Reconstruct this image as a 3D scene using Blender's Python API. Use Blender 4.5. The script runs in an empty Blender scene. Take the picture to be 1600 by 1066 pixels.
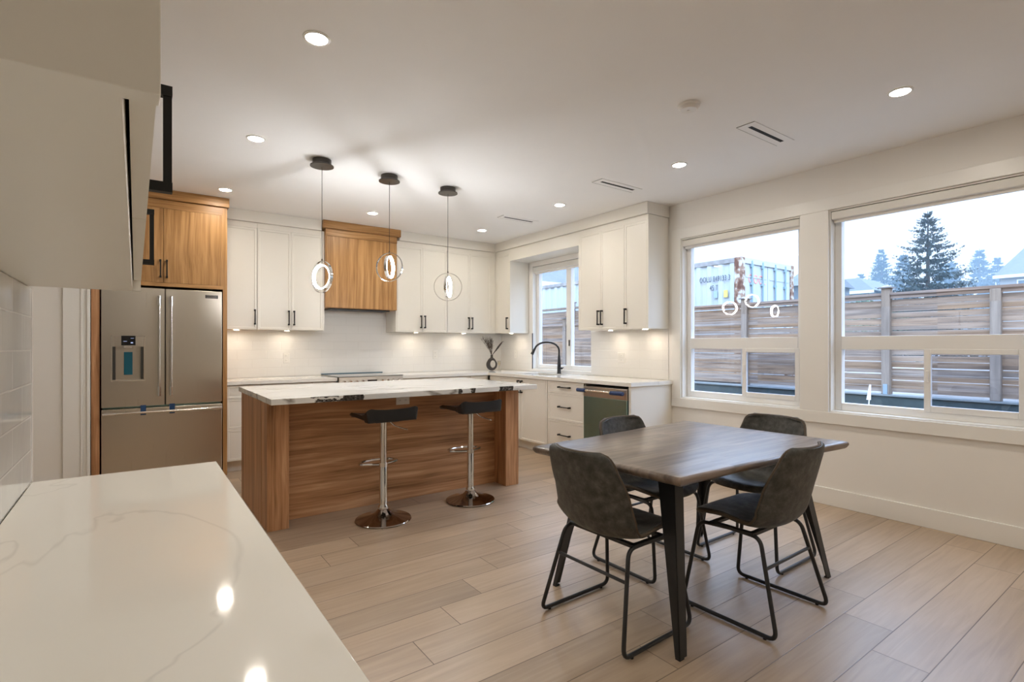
import bpy, bmesh, math, random
from mathutils import Vector, Matrix
random.seed(7)
S = bpy.context.scene
COL = S.collection
PI = math.pi
R = math.radians

# ------------------------------------------------------------------ camera
cd = bpy.data.cameras.new('camera')
cam = bpy.data.objects.new('camera', cd); COL.objects.link(cam)
cd.sensor_width = 36.0
cd.lens = 813.3 / 1600 * 36.0
cd.shift_y = 7.3 / 1600
cd.clip_start = 0.02; cd.clip_end = 500
cam.location = (0, 0, 1.275)
cam.rotation_euler = (R(90), 0, -R(35.877))
S.camera = cam

# ------------------------------------------------------------------ sky, exposure
HORIZON = (0.83, 0.925, 1.05)
ZENITH = (0.64, 0.87, 1.28)
world = bpy.data.worlds.new('overcast sky'); S.world = world
world.use_nodes = True
wt = world.node_tree; wt.nodes.clear()
_o = wt.nodes.new('ShaderNodeOutputWorld'); _b = wt.nodes.new('ShaderNodeBackground')
_tc = wt.nodes.new('ShaderNodeTexCoord'); _sx = wt.nodes.new('ShaderNodeSeparateXYZ')
_mr = wt.nodes.new('ShaderNodeMapRange'); _mr.inputs[1].default_value = 0.19; _mr.inputs[2].default_value = 0.58
_mr.inputs[3].default_value = 1.0; _mr.inputs[4].default_value = 7.0
wt.links.new(_tc.outputs['Generated'], _sx.inputs[0]); wt.links.new(_sx.outputs[2], _mr.inputs[0])
SKY = 1.08
_mu = wt.nodes.new('ShaderNodeMath'); _mu.operation = 'MULTIPLY'; _mu.inputs[1].default_value = SKY
wt.links.new(_mr.outputs[0], _mu.inputs[0]); wt.links.new(_mu.outputs[0], _b.inputs[1])
_cf = wt.nodes.new('ShaderNodeMapRange'); _cf.inputs[1].default_value = 0.15; _cf.inputs[2].default_value = 0.45
_cm = wt.nodes.new('ShaderNodeMix'); _cm.data_type = 'RGBA'; _cm.inputs[6].default_value = (*HORIZON, 1); _cm.inputs[7].default_value = (*ZENITH, 1)
wt.links.new(_sx.outputs[2], _cf.inputs[0]); wt.links.new(_cf.outputs[0], _cm.inputs[0]); wt.links.new(_cm.outputs[2], _b.inputs[0])
wt.links.new(_b.outputs[0], _o.inputs[0])
S.view_settings.view_transform = 'Standard'; S.view_settings.look = 'None'
S.view_settings.exposure = 0.0; S.view_settings.gamma = 1.0
S.view_settings.use_curve_mapping = False
S.cycles.use_denoising = True
S.cycles.max_bounces = 10; S.cycles.diffuse_bounces = 5; S.cycles.glossy_bounces = 4
S.cycles.transparent_max_bounces = 16; S.cycles.volume_bounces = 1
S.cycles.sample_clamp_indirect = 6.0
S.cycles.caustics_reflective = False; S.cycles.caustics_refractive = False
DOWNLIGHT = 285.0     # radiance of the recessed lamps
PUCK = 130.0          # radiance of the lamps under the wall cabinets
RING = 195.0           # radiance of the pendant rings

CEIL = 2.722
BW = 6.5      # back wall plane y
RW = 4.5      # window wall plane x

# ------------------------------------------------------------------ materials
def newmat(name):
    m = bpy.data.materials.new(name); m.use_nodes = True
    return m, m.node_tree, m.node_tree.nodes['Principled BSDF']
def N(t, typ, **kw):
    n = t.nodes.new(typ)
    for k, v in kw.items():
        if isinstance(k, str) and hasattr(n, k): setattr(n, k, v)
    return n
def plain(name, col, rough=0.5, metal=0.0, spec=0.5, noise=0.04, nscale=6.0, bump=0.0, bscale=200.0, coat=0.0, emit=None, estr=0.0):
    """principled paint with a faint procedural mottling"""
    m, t, b = newmat(name)
    tc = N(t, 'ShaderNodeTexCoord')
    no = N(t, 'ShaderNodeTexNoise'); no.inputs['Scale'].default_value = nscale; no.inputs['Detail'].default_value = 4
    t.links.new(tc.outputs['Object'], no.inputs['Vector'])
    mx = N(t, 'ShaderNodeMix', data_type='RGBA')
    mx.inputs[6].default_value = (*[c * (1 - noise) for c in col], 1)
    mx.inputs[7].default_value = (*[min(1, c * (1 + noise)) for c in col], 1)
    t.links.new(no.outputs[0], mx.inputs[0]); t.links.new(mx.outputs[2], b.inputs['Base Color'])
    b.inputs['Roughness'].default_value = rough; b.inputs['Metallic'].default_value = metal
    b.inputs['Specular IOR Level'].default_value = spec
    if coat: b.inputs['Coat Weight'].default_value = coat; b.inputs['Coat Roughness'].default_value = 0.05
    if bump:
        n2 = N(t, 'ShaderNodeTexNoise'); n2.inputs['Scale'].default_value = bscale
        t.links.new(tc.outputs['Object'], n2.inputs['Vector'])
        bp = N(t, 'ShaderNodeBump'); bp.inputs['Strength'].default_value = bump; bp.inputs['Distance'].default_value = 0.01
        t.links.new(n2.outputs[0], bp.inputs['Height']); t.links.new(bp.outputs[0], b.inputs['Normal'])
    if emit:
        b.inputs['Emission Color'].default_value = (*emit, 1); b.inputs['Emission Strength'].default_value = estr
    return m
def emitter(name, col, strength):
    m = bpy.data.materials.new(name); m.use_nodes = True; t = m.node_tree; t.nodes.clear()
    o = t.nodes.new('ShaderNodeOutputMaterial'); e = t.nodes.new('ShaderNodeEmission')
    e.inputs[0].default_value = (*col, 1); e.inputs[1].default_value = strength
    t.links.new(e.outputs[0], o.inputs[0]); return m
def ramp(t, stops):
    r = N(t, 'ShaderNodeValToRGB'); cr = r.color_ramp
    while len(cr.elements) > len(stops): cr.elements.remove(cr.elements[-1])
    while len(cr.elements) < len(stops): cr.elements.new(0.5)
    for e, (p, c) in zip(cr.elements, stops):
        e.position = p; e.color = (*c, 1)
    return r
def math_node(t, op, a=None, b=None, c=None):
    n = N(t, 'ShaderNodeMath', operation=op)
    for i, v in enumerate((a, b, c)):
        if v is None: continue
        if isinstance(v, (int, float)): n.inputs[i].default_value = v
        else: t.links.new(v, n.inputs[i])
    return n.outputs[0]

def laminate(name, scale, stops, rough=0.38):
    """straight-grained wood laminate; scale = grain frequency per axis"""
    m, t, b = newmat(name)
    tc = N(t, 'ShaderNodeTexCoord')
    mp = N(t, 'ShaderNodeMapping'); mp.inputs['Scale'].default_value = scale
    wob = N(t, 'ShaderNodeTexNoise'); wob.inputs['Scale'].default_value = 1.6; wob.inputs['Detail'].default_value = 1
    t.links.new(tc.outputs['Object'], wob.inputs['Vector'])
    va = N(t, 'ShaderNodeVectorMath', operation='MULTIPLY_ADD'); va.inputs[1].default_value = (0.05,) * 3
    t.links.new(wob.outputs['Color'], va.inputs[0]); t.links.new(tc.outputs['Object'], va.inputs[2])
    t.links.new(va.outputs[0], mp.inputs['Vector'])
    n1 = N(t, 'ShaderNodeTexNoise'); n1.inputs['Scale'].default_value = 1.0; n1.inputs['Detail'].default_value = 3; n1.inputs['Roughness'].default_value = 0.55
    t.links.new(mp.outputs[0], n1.inputs['Vector'])
    mp2 = N(t, 'ShaderNodeMapping'); mp2.inputs['Scale'].default_value = tuple(s * 4.5 for s in scale)
    t.links.new(va.outputs[0], mp2.inputs['Vector'])
    n2 = N(t, 'ShaderNodeTexNoise'); n2.inputs['Scale'].default_value = 1.0; n2.inputs['Detail'].default_value = 2
    t.links.new(mp2.outputs[0], n2.inputs['Vector'])
    mixf = math_node(t, 'MULTIPLY_ADD', n2.outputs[0], 0.30, math_node(t, 'MULTIPLY', n1.outputs[0], 0.70))
    r = ramp(t, stops); t.links.new(mixf, r.inputs[0])
    t.links.new(r.outputs[0], b.inputs['Base Color'])
    b.inputs['Roughness'].default_value = rough; b.inputs['Specular IOR Level'].default_value = 0.4
    return m
WOODSTOPS = [(0.30, (0.22, 0.105, 0.034)), (0.46, (0.37, 0.190, 0.066)), (0.56, (0.46, 0.250, 0.095)), (0.72, (0.58, 0.345, 0.150))]
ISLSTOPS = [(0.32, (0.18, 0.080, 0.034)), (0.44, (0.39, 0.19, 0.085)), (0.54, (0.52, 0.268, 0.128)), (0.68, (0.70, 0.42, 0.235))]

def quartz(name, base, vein, scale, width, soft, rot, dark_spots=None, rough=0.1):
    m, t, b = newmat(name)
    tc = N(t, 'ShaderNodeNewGeometry')
    mp = N(t, 'ShaderNodeMapping'); mp.inputs['Scale'].default_value = scale; mp.inputs['Rotation'].default_value = (0, 0, rot)
    t.links.new(tc.outputs['Position'], mp.inputs['Vector'])
    n1 = N(t, 'ShaderNodeTexNoise'); n1.inputs['Scale'].default_value = 1.0; n1.inputs['Detail'].default_value = 5; n1.inputs['Roughness'].default_value = 0.5; n1.inputs['Distortion'].default_value = 0.6
    t.links.new(mp.outputs[0], n1.inputs['Vector'])
    d = math_node(t, 'ABSOLUTE', math_node(t, 'SUBTRACT', n1.outputs[0], 0.5))
    mr = N(t, 'ShaderNodeMapRange'); mr.inputs[1].default_value = 0.0; mr.inputs[2].default_value = width
    mr.inputs[3].default_value = 1.0; mr.inputs[4].default_value = 0.0
    t.links.new(d, mr.inputs[0])
    n3 = N(t, 'ShaderNodeTexNoise'); n3.inputs['Scale'].default_value = 1.7; n3.inputs['Detail'].default_value = 2
    t.links.new(tc.outputs['Position'], n3.inputs['Vector'])
    mk = N(t, 'ShaderNodeMapRange'); mk.inputs[1].default_value = 0.38; mk.inputs[2].default_value = 0.55
    t.links.new(n3.outputs[0], mk.inputs[0])
    f = math_node(t, 'MULTIPLY', math_node(t, 'MULTIPLY', mr.outputs[0], mk.outputs[0]), soft)
    mx = N(t, 'ShaderNodeMix', data_type='RGBA')
    mx.inputs[6].default_value = (*base, 1); mx.inputs[7].default_value = (*vein, 1)
    t.links.new(f, mx.inputs[0]); out = mx.outputs[2]
    if dark_spots:
        sx = N(t, 'ShaderNodeSeparateXYZ'); t.links.new(tc.outputs['Position'], sx.inputs[0])
        nn = N(t, 'ShaderNodeTexNoise'); nn.inputs['Scale'].default_value = 28; nn.inputs['Detail'].default_value = 4
        t.links.new(tc.outputs['Position'], nn.inputs['Vector'])
        jit = math_node(t, 'MULTIPLY', math_node(t, 'SUBTRACT', nn.outputs[0], 0.5), 0.07)
        tot = None
        for (cx, hx, cy, hy, zc, hz) in dark_spots:
            ax = math_node(t, 'LESS_THAN', math_node(t, 'ABSOLUTE', math_node(t, 'ADD', math_node(t, 'SUBTRACT', sx.outputs[0], cx), jit)), hx)
            ay = math_node(t, 'LESS_THAN', math_node(t, 'ABSOLUTE', math_node(t, 'ADD', math_node(t, 'SUBTRACT', sx.outputs[1], cy), jit)), hy)
            az = math_node(t, 'LESS_THAN', math_node(t, 'ABSOLUTE', math_node(t, 'ADD', math_node(t, 'SUBTRACT', sx.outputs[2], zc), math_node(t, 'MULTIPLY', jit, 0.5))), hz)
            a = math_node(t, 'MULTIPLY', math_node(t, 'MULTIPLY', ax, ay), az)
            tot = a if tot is None else math_node(t, 'MAXIMUM', tot, a)
        n5 = N(t, 'ShaderNodeTexNoise'); n5.inputs['Scale'].default_value = 60
        t.links.new(tc.outputs['Position'], n5.inputs['Vector'])
        rr = ramp(t, [(0.35, (0.02, 0.018, 0.016)), (0.62, (0.10, 0.09, 0.08)), (0.75, (0.35, 0.33, 0.31))]); t.links.new(n5.outputs[0], rr.inputs[0])
        m2 = N(t, 'ShaderNodeMix', data_type='RGBA'); t.links.new(tot, m2.inputs[0])
        t.links.new(out, m2.inputs[6]); t.links.new(rr.outputs[0], m2.inputs[7]); out = m2.outputs[2]
    t.links.new(out, b.inputs['Base Color'])
    b.inputs['Roughness'].default_value = rough
    return m

def floor_mat():
    m, t, b = newmat('oak plank floor')
    tc = N(t, 'ShaderNodeTexCoord'); sx = N(t, 'ShaderNodeSeparateXYZ'); t.links.new(tc.outputs['Object'], sx.inputs[0])
    W, L = 0.1968, 1.479
    yr = math_node(t, 'DIVIDE', math_node(t, 'SUBTRACT', sx.outputs[1], 0.688), W)
    row = math_node(t, 'FLOOR', yr); fy = math_node(t, 'FRACT', yr)
    xs = math_node(t, 'DIVIDE', math_node(t, 'SUBTRACT', math_node(t, 'SUBTRACT', sx.outputs[0], 2.50), math_node(t, 'MULTIPLY', row, 0.2375)), L)
    idx = math_node(t, 'FLOOR', xs); fx = math_node(t, 'FRACT', xs)
    cv = N(t, 'ShaderNodeCombineXYZ'); t.links.new(row, cv.inputs[0]); t.links.new(idx, cv.inputs[1])
    wn = N(t, 'ShaderNodeTexWhiteNoise', noise_dimensions='3D'); t.links.new(cv.outputs[0], wn.inputs['Vector'])
    off = N(t, 'ShaderNodeVectorMath', operation='MULTIPLY_ADD'); off.inputs[1].default_value = (9, 9, 9)
    t.links.new(wn.outputs['Color'], off.inputs[0]); t.links.new(tc.outputs['Object'], off.inputs[2])
    mp = N(t, 'ShaderNodeMapping'); mp.inputs['Scale'].default_value = (2.2, 34, 1); t.links.new(off.outputs[0], mp.inputs['Vector'])
    n1 = N(t, 'ShaderNodeTexNoise'); n1.inputs['Scale'].default_value = 1; n1.inputs['Detail'].default_value = 6; n1.inputs['Distortion'].default_value = 0.8
    t.links.new(mp.outputs[0], n1.inputs['Vector'])
    mp2 = N(t, 'ShaderNodeMapping'); mp2.inputs['Scale'].default_value = (1.0, 5, 1); t.links.new(off.outputs[0], mp2.inputs['Vector'])
    n2 = N(t, 'ShaderNodeTexNoise'); n2.inputs['Scale'].default_value = 1; n2.inputs['Detail'].default_value = 3
    t.links.new(mp2.outputs[0], n2.inputs['Vector'])
    g = math_node(t, 'ADD', math_node(t, 'MULTIPLY', n1.outputs[0], 0.5), math_node(t, 'MULTIPLY', n2.outputs[0], 0.5))
    r = ramp(t, [(0.28, (0.345, 0.25, 0.17)), (0.47, (0.43, 0.32, 0.222)), (0.56, (0.47, 0.355, 0.250)), (0.74, (0.53, 0.41, 0.30))])
    t.links.new(g, r.inputs[0])
    tint = math_node(t, 'MULTIPLY_ADD', wn.outputs['Value'], 0.30, 0.86)
    hs = N(t, 'ShaderNodeHueSaturation'); t.links.new(r.outputs[0], hs.inputs['Color']); t.links.new(tint, hs.inputs['Value'])
    ex = math_node(t, 'MULTIPLY', math_node(t, 'MINIMUM', fx, math_node(t, 'SUBTRACT', 1.0, fx)), L)
    ey = math_node(t, 'MULTIPLY', math_node(t, 'MINIMUM', fy, math_node(t, 'SUBTRACT', 1.0, fy)), W)
    e = math_node(t, 'MINIMUM', ex, ey)
    seam = N(t, 'ShaderNodeMapRange'); seam.inputs[1].default_value = 0.0010; seam.inputs[2].default_value = 0.0026
    t.links.new(e, seam.inputs[0])
    mx = N(t, 'ShaderNodeMix', data_type='RGBA'); mx.inputs[6].default_value = (0.13, 0.09, 0.06, 1)
    t.links.new(seam.outputs[0], mx.inputs[0]); t.links.new(hs.outputs[0], mx.inputs[7]); t.links.new(mx.outputs[2], b.inputs['Base Color'])
    b.inputs['Roughness'].default_value = 0.33; b.inputs['Specular IOR Level'].default_value = 0.55
    bp = N(t, 'ShaderNodeBump'); bp.inputs['Strength'].default_value = 0.25; bp.inputs['Distance'].default_value = 0.002
    h = math_node(t, 'ADD', seam.outputs[0], math_node(t, 'MULTIPLY', n1.outputs[0], 0.25))
    t.links.new(h, bp.inputs['Height']); t.links.new(bp.outputs[0], b.inputs['Normal'])
    return m

def tile_mat(name, along, tw, th, z0, base, grout, rough=0.08, mortar=0.0016):
    """running-bond wall tile; along = index of the horizontal axis"""
    m, t, b = newmat(name)
    tc = N(t, 'ShaderNodeTexCoord'); sx = N(t, 'ShaderNodeSeparateXYZ'); t.links.new(tc.outputs['Object'], sx.inputs[0])
    v = math_node(t, 'DIVIDE', math_node(t, 'SUBTRACT', sx.outputs[2], z0), th)
    row = math_node(t, 'FLOOR', v); fv = math_node(t, 'FRACT', v)
    sh = math_node(t, 'MULTIPLY', math_node(t, 'MODULO', row, 2.0), 0.5)
    u = math_node(t, 'ADD', math_node(t, 'DIVIDE', sx.outputs[along], tw), sh)
    fu = math_node(t, 'FRACT', math_node(t, 'ADD', u, 50.0))
    eu = math_node(t, 'MULTIPLY', math_node(t, 'MINIMUM', fu, math_node(t, 'SUBTRACT', 1.0, fu)), tw)
    ev = math_node(t, 'MULTIPLY', math_node(t, 'MINIMUM', fv, math_node(t, 'SUBTRACT', 1.0, fv)), th)
    e = math_node(t, 'MINIMUM', eu, ev)
    s = N(t, 'ShaderNodeMapRange'); s.inputs[1].default_value = mortar * 0.5; s.inputs[2].default_value = mortar * 1.6
    t.links.new(e, s.inputs[0])
    mx = N(t, 'ShaderNodeMix', data_type='RGBA'); mx.inputs[6].default_value = (*grout, 1); mx.inputs[7].default_value = (*base, 1)
    t.links.new(s.outputs[0], mx.inputs[0]); t.links.new(mx.outputs[2], b.inputs['Base Color'])
    b.inputs['Roughness'].default_value = rough
    nz = N(t, 'ShaderNodeTexNoise'); nz.inputs['Scale'].default_value = 7; t.links.new(tc.outputs['Object'], nz.inputs['Vector'])
    h = math_node(t, 'ADD', s.outputs[0], math_node(t, 'MULTIPLY', nz.outputs[0], 0.8))
    bp = N(t, 'ShaderNodeBump'); bp.inputs['Strength'].default_value = 0.3; bp.inputs['Distance'].default_value = 0.003
    t.links.new(h, bp.inputs['Height']); t.links.new(bp.outputs[0], b.inputs['Normal'])
    return m

def steel_mat(name, col, rough, brush=(2, 2, 300), rvar=0.06, aniso=0.0, arot=0.0):
    m, t, b = newmat(name)
    tc = N(t, 'ShaderNodeTexCoord'); mp = N(t, 'ShaderNodeMapping'); mp.inputs['Scale'].default_value = brush
    t.links.new(tc.outputs['Object'], mp.inputs['Vector'])
    n = N(t, 'ShaderNodeTexNoise'); n.inputs['Scale'].default_value = 1; n.inputs['Detail'].default_value = 3
    t.links.new(mp.outputs[0], n.inputs['Vector'])
    b.inputs['Base Color'].default_value = (*col, 1); b.inputs['Metallic'].default_value = 1.0
    t.links.new(math_node(t, 'MULTIPLY_ADD', n.outputs[0], rvar * 2, rough - rvar), b.inputs['Roughness'])
    b.inputs['Anisotropic'].default_value = aniso
    tg = N(t, 'ShaderNodeTangent'); tg.direction_type = 'RADIAL'; tg.axis = 'Z'; t.links.new(tg.outputs[0], b.inputs['Tangent'])
    b.inputs['Anisotropic Rotation'].default_value = arot
    bp = N(t, 'ShaderNodeBump'); bp.inputs['Strength'].default_value = 0.06; bp.inputs['Distance'].default_value = 0.001
    t.links.new(n.outputs[0], bp.inputs['Height']); t.links.new(bp.outputs[0], b.inputs['Normal'])
    return m

def glass_mat(name, tint=(1, 1, 1), ior=1.5):
    m = bpy.data.materials.new(name); m.use_nodes = True; t = m.node_tree; t.nodes.clear()
    o = t.nodes.new('ShaderNodeOutputMaterial'); tr = t.nodes.new('ShaderNodeBsdfTransparent'); gl = t.nodes.new('ShaderNodeBsdfGlossy')
    fr = t.nodes.new('ShaderNodeFresnel'); ge = t.nodes.new('ShaderNodeNewGeometry')
    io = t.nodes.new('ShaderNodeMapRange'); io.inputs[3].default_value = ior; io.inputs[4].default_value = 1 / ior
    t.links.new(ge.outputs['Backfacing'], io.inputs[0]); t.links.new(io.outputs[0], fr.inputs[0])
    mx = t.nodes.new('ShaderNodeMixShader'); tr.inputs[0].default_value = (*tint, 1); gl.inputs[1].default_value = 0.0
    t.links.new(fr.outputs[0], mx.inputs[0]); t.links.new(tr.outputs[0], mx.inputs[1]); t.links.new(gl.outputs[0], mx.inputs[2])
    t.links.new(mx.outputs[0], o.inputs[0]); return m

def leather_mat():
    m, t, b = newmat('dark grey faux leather')
    tc = N(t, 'ShaderNodeTexCoord')
    n1 = N(t, 'ShaderNodeTexNoise'); n1.inputs['Scale'].default_value = 22; n1.inputs['Detail'].default_value = 9; n1.inputs['Roughness'].default_value = 0.65
    t.links.new(tc.outputs['Object'], n1.inputs['Vector'])
    r = ramp(t, [(0.33, (0.032, 0.031, 0.027)), (0.52, (0.070, 0.068, 0.061)), (0.70, (0.122, 0.120, 0.108))]); t.links.new(n1.outputs[0], r.inputs[0])
    t.links.new(r.outputs[0], b.inputs['Base Color']); b.inputs['Roughness'].default_value = 0.52; b.inputs['Specular IOR Level'].default_value = 0.42
    n2 = N(t, 'ShaderNodeTexNoise'); n2.inputs['Scale'].default_value = 220; t.links.new(tc.outputs['Object'], n2.inputs['Vector'])
    bp = N(t, 'ShaderNodeBump'); bp.inputs['Strength'].default_value = 0.15; bp.inputs['Distance'].default_value = 0.002
    t.links.new(n2.outputs[0], bp.inputs['Height']); t.links.new(bp.outputs[0], b.inputs['Normal'])
    return m

def tabletop_mat():
    m, t, b = newmat('grey brown acacia')
    tc = N(t, 'ShaderNodeTexCoord'); sx = N(t, 'ShaderNodeSeparateXYZ'); t.links.new(tc.outputs['Object'], sx.inputs[0])
    yr = math_node(t, 'DIVIDE', sx.outputs[1], 0.085); row = math_node(t, 'FLOOR', yr)
    wn0 = N(t, 'ShaderNodeTexWhiteNoise', noise_dimensions='1D'); t.links.new(row, wn0.inputs['W'])
    xs = math_node(t, 'FLOOR', math_node(t, 'DIVIDE', math_node(t, 'ADD', sx.outputs[0], math_node(t, 'MULTIPLY', wn0.outputs['Value'], 0.6)), 0.62))
    cv = N(t, 'ShaderNodeCombineXYZ'); t.links.new(row, cv.inputs[0]); t.links.new(xs, cv.inputs[1])
    wn = N(t, 'ShaderNodeTexWhiteNoise', noise_dimensions='3D'); t.links.new(cv.outputs[0], wn.inputs['Vector'])
    off = N(t, 'ShaderNodeVectorMath', operation='MULTIPLY_ADD'); off.inputs[1].default_value = (5, 5, 5)
    t.links.new(wn.outputs['Color'], off.inputs[0]); t.links.new(tc.outputs['Object'], off.inputs[2])
    mp = N(t, 'ShaderNodeMapping'); mp.inputs['Scale'].default_value = (2.5, 34, 20); t.links.new(off.outputs[0], mp.inputs['Vector'])
    n1 = N(t, 'ShaderNodeTexNoise'); n1.inputs['Scale'].default_value = 1; n1.inputs['Detail'].default_value = 5; n1.inputs['Distortion'].default_value = 0.7
    t.links.new(mp.outputs[0], n1.inputs['Vector'])
    r = ramp(t, [(0.30, (0.085, 0.062, 0.048)), (0.48, (0.165, 0.122, 0.095)), (0.60, (0.215, 0.165, 0.132)), (0.75, (0.28, 0.22, 0.18))]); t.links.new(n1.outputs[0], r.inputs[0])
    hs = N(t, 'ShaderNodeHueSaturation'); t.links.new(r.outputs[0], hs.inputs['Color'])
    t.links.new(math_node(t, 'MULTIPLY_ADD', wn.outputs['Value'], 0.45, 0.78), hs.inputs['Value'])
    t.links.new(hs.outputs[0], b.inputs['Base Color']); b.inputs['Roughness'].default_value = 0.28; b.inputs['Specular IOR Level'].default_value = 0.6
    bp = N(t, 'ShaderNodeBump'); bp.inputs['Strength'].default_value = 0.15; bp.inputs['Distance'].default_value = 0.002
    t.links.new(n1.outputs[0], bp.inputs['Height']); t.links.new(bp.outputs[0], b.inputs['Normal'])
    return m

def cedar_mat(name, stops, axis=1, pitch=0.0985, z0=0.0):
    m, t, b = newmat(name)
    tc = N(t, 'ShaderNodeTexCoord'); sx = N(t, 'ShaderNodeSeparateXYZ'); t.links.new(tc.outputs['Object'], sx.inputs[0])
    row = math_node(t, 'FLOOR', math_node(t, 'DIVIDE', math_node(t, 'SUBTRACT', sx.outputs[2], z0), pitch))
    cell = math_node(t, 'FLOOR', math_node(t, 'DIVIDE', sx.outputs[axis], 1.4))
    cv = N(t, 'ShaderNodeCombineXYZ'); t.links.new(row, cv.inputs[0]); t.links.new(cell, cv.inputs[1])
    wn = N(t, 'ShaderNodeTexWhiteNoise', noise_dimensions='3D'); t.links.new(cv.outputs[0], wn.inputs['Vector'])
    off = N(t, 'ShaderNodeVectorMath', operation='MULTIPLY_ADD'); off.inputs[1].default_value = (7, 7, 7)
    t.links.new(wn.outputs['Color'], off.inputs[0]); t.links.new(tc.outputs['Object'], off.inputs[2])
    mp = N(t, 'ShaderNodeMapping'); sc = [22, 22, 22]; sc[axis] = 1.5; mp.inputs['Scale'].default_value = sc
    t.links.new(off.outputs[0], mp.inputs['Vector'])
    n1 = N(t, 'ShaderNodeTexNoise'); n1.inputs['Scale'].default_value = 1; n1.inputs['Detail'].default_value = 4
    t.links.new(mp.outputs[0], n1.inputs['Vector'])
    r = ramp(t, stops); t.links.new(n1.outputs[0], r.inputs[0])
    hs = N(t, 'ShaderNodeHueSaturation'); t.links.new(r.outputs[0], hs.inputs['Color'])
    t.links.new(math_node(t, 'MULTIPLY_ADD', wn.outputs['Value'], 0.35, 0.82), hs.inputs['Value'])
    sxx = N(t, 'ShaderNodeSeparateColor'); t.links.new(wn.outputs['Color'], sxx.inputs[0])
    t.links.new(math_node(t, 'MULTIPLY_ADD', sxx.outputs[1], 0.4, 0.5), hs.inputs['Saturation'])
    t.links.new(hs.outputs[0], b.inputs['Base Color']); b.inputs['Roughness'].default_value = 0.8
    return m

def rusty_mat():
    m, t, b = newmat('pale painted steel with rust')
    tc = N(t, 'ShaderNodeTexCoord')
    n1 = N(t, 'ShaderNodeTexNoise'); n1.inputs['Scale'].default_value = 1.3; n1.inputs['Detail'].default_value = 6
    mp = N(t, 'ShaderNodeMapping'); mp.inputs['Scale'].default_value = (2, 2, 0.35)
    t.links.new(tc.outputs['Object'], mp.inputs['Vector']); t.links.new(mp.outputs[0], n1.inputs['Vector'])
    r = ramp(t, [(0.30, (0.38, 0.43, 0.45)), (0.55, (0.46, 0.50, 0.52)), (0.69, (0.44, 0.47, 0.47)), (0.76, (0.20, 0.13, 0.09))]); t.links.new(n1.outputs[0], r.inputs[0])
    t.links.new(r.outputs[0], b.inputs['Base Color']); b.inputs['Roughness'].default_value = 0.6
    return m
def rustpost_mat():
    m, t, b = newmat('rusted corner post')
    tc = N(t, 'ShaderNodeTexCoord')
    n1 = N(t, 'ShaderNodeTexNoise'); n1.inputs['Scale'].default_value = 7; n1.inputs['Detail'].default_value = 6
    t.links.new(tc.outputs['Object'], n1.inputs['Vector'])
    r = ramp(t, [(0.38, (0.12, 0.05, 0.03)), (0.5, (0.30, 0.19, 0.13)), (0.58, (0.48, 0.47, 0.44)), (0.7, (0.55, 0.62, 0.65))]); t.links.new(n1.outputs[0], r.inputs[0])
    t.links.new(r.outputs[0], b.inputs['Base Color']); b.inputs['Roughness'].default_value = 0.8
    return m

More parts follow.
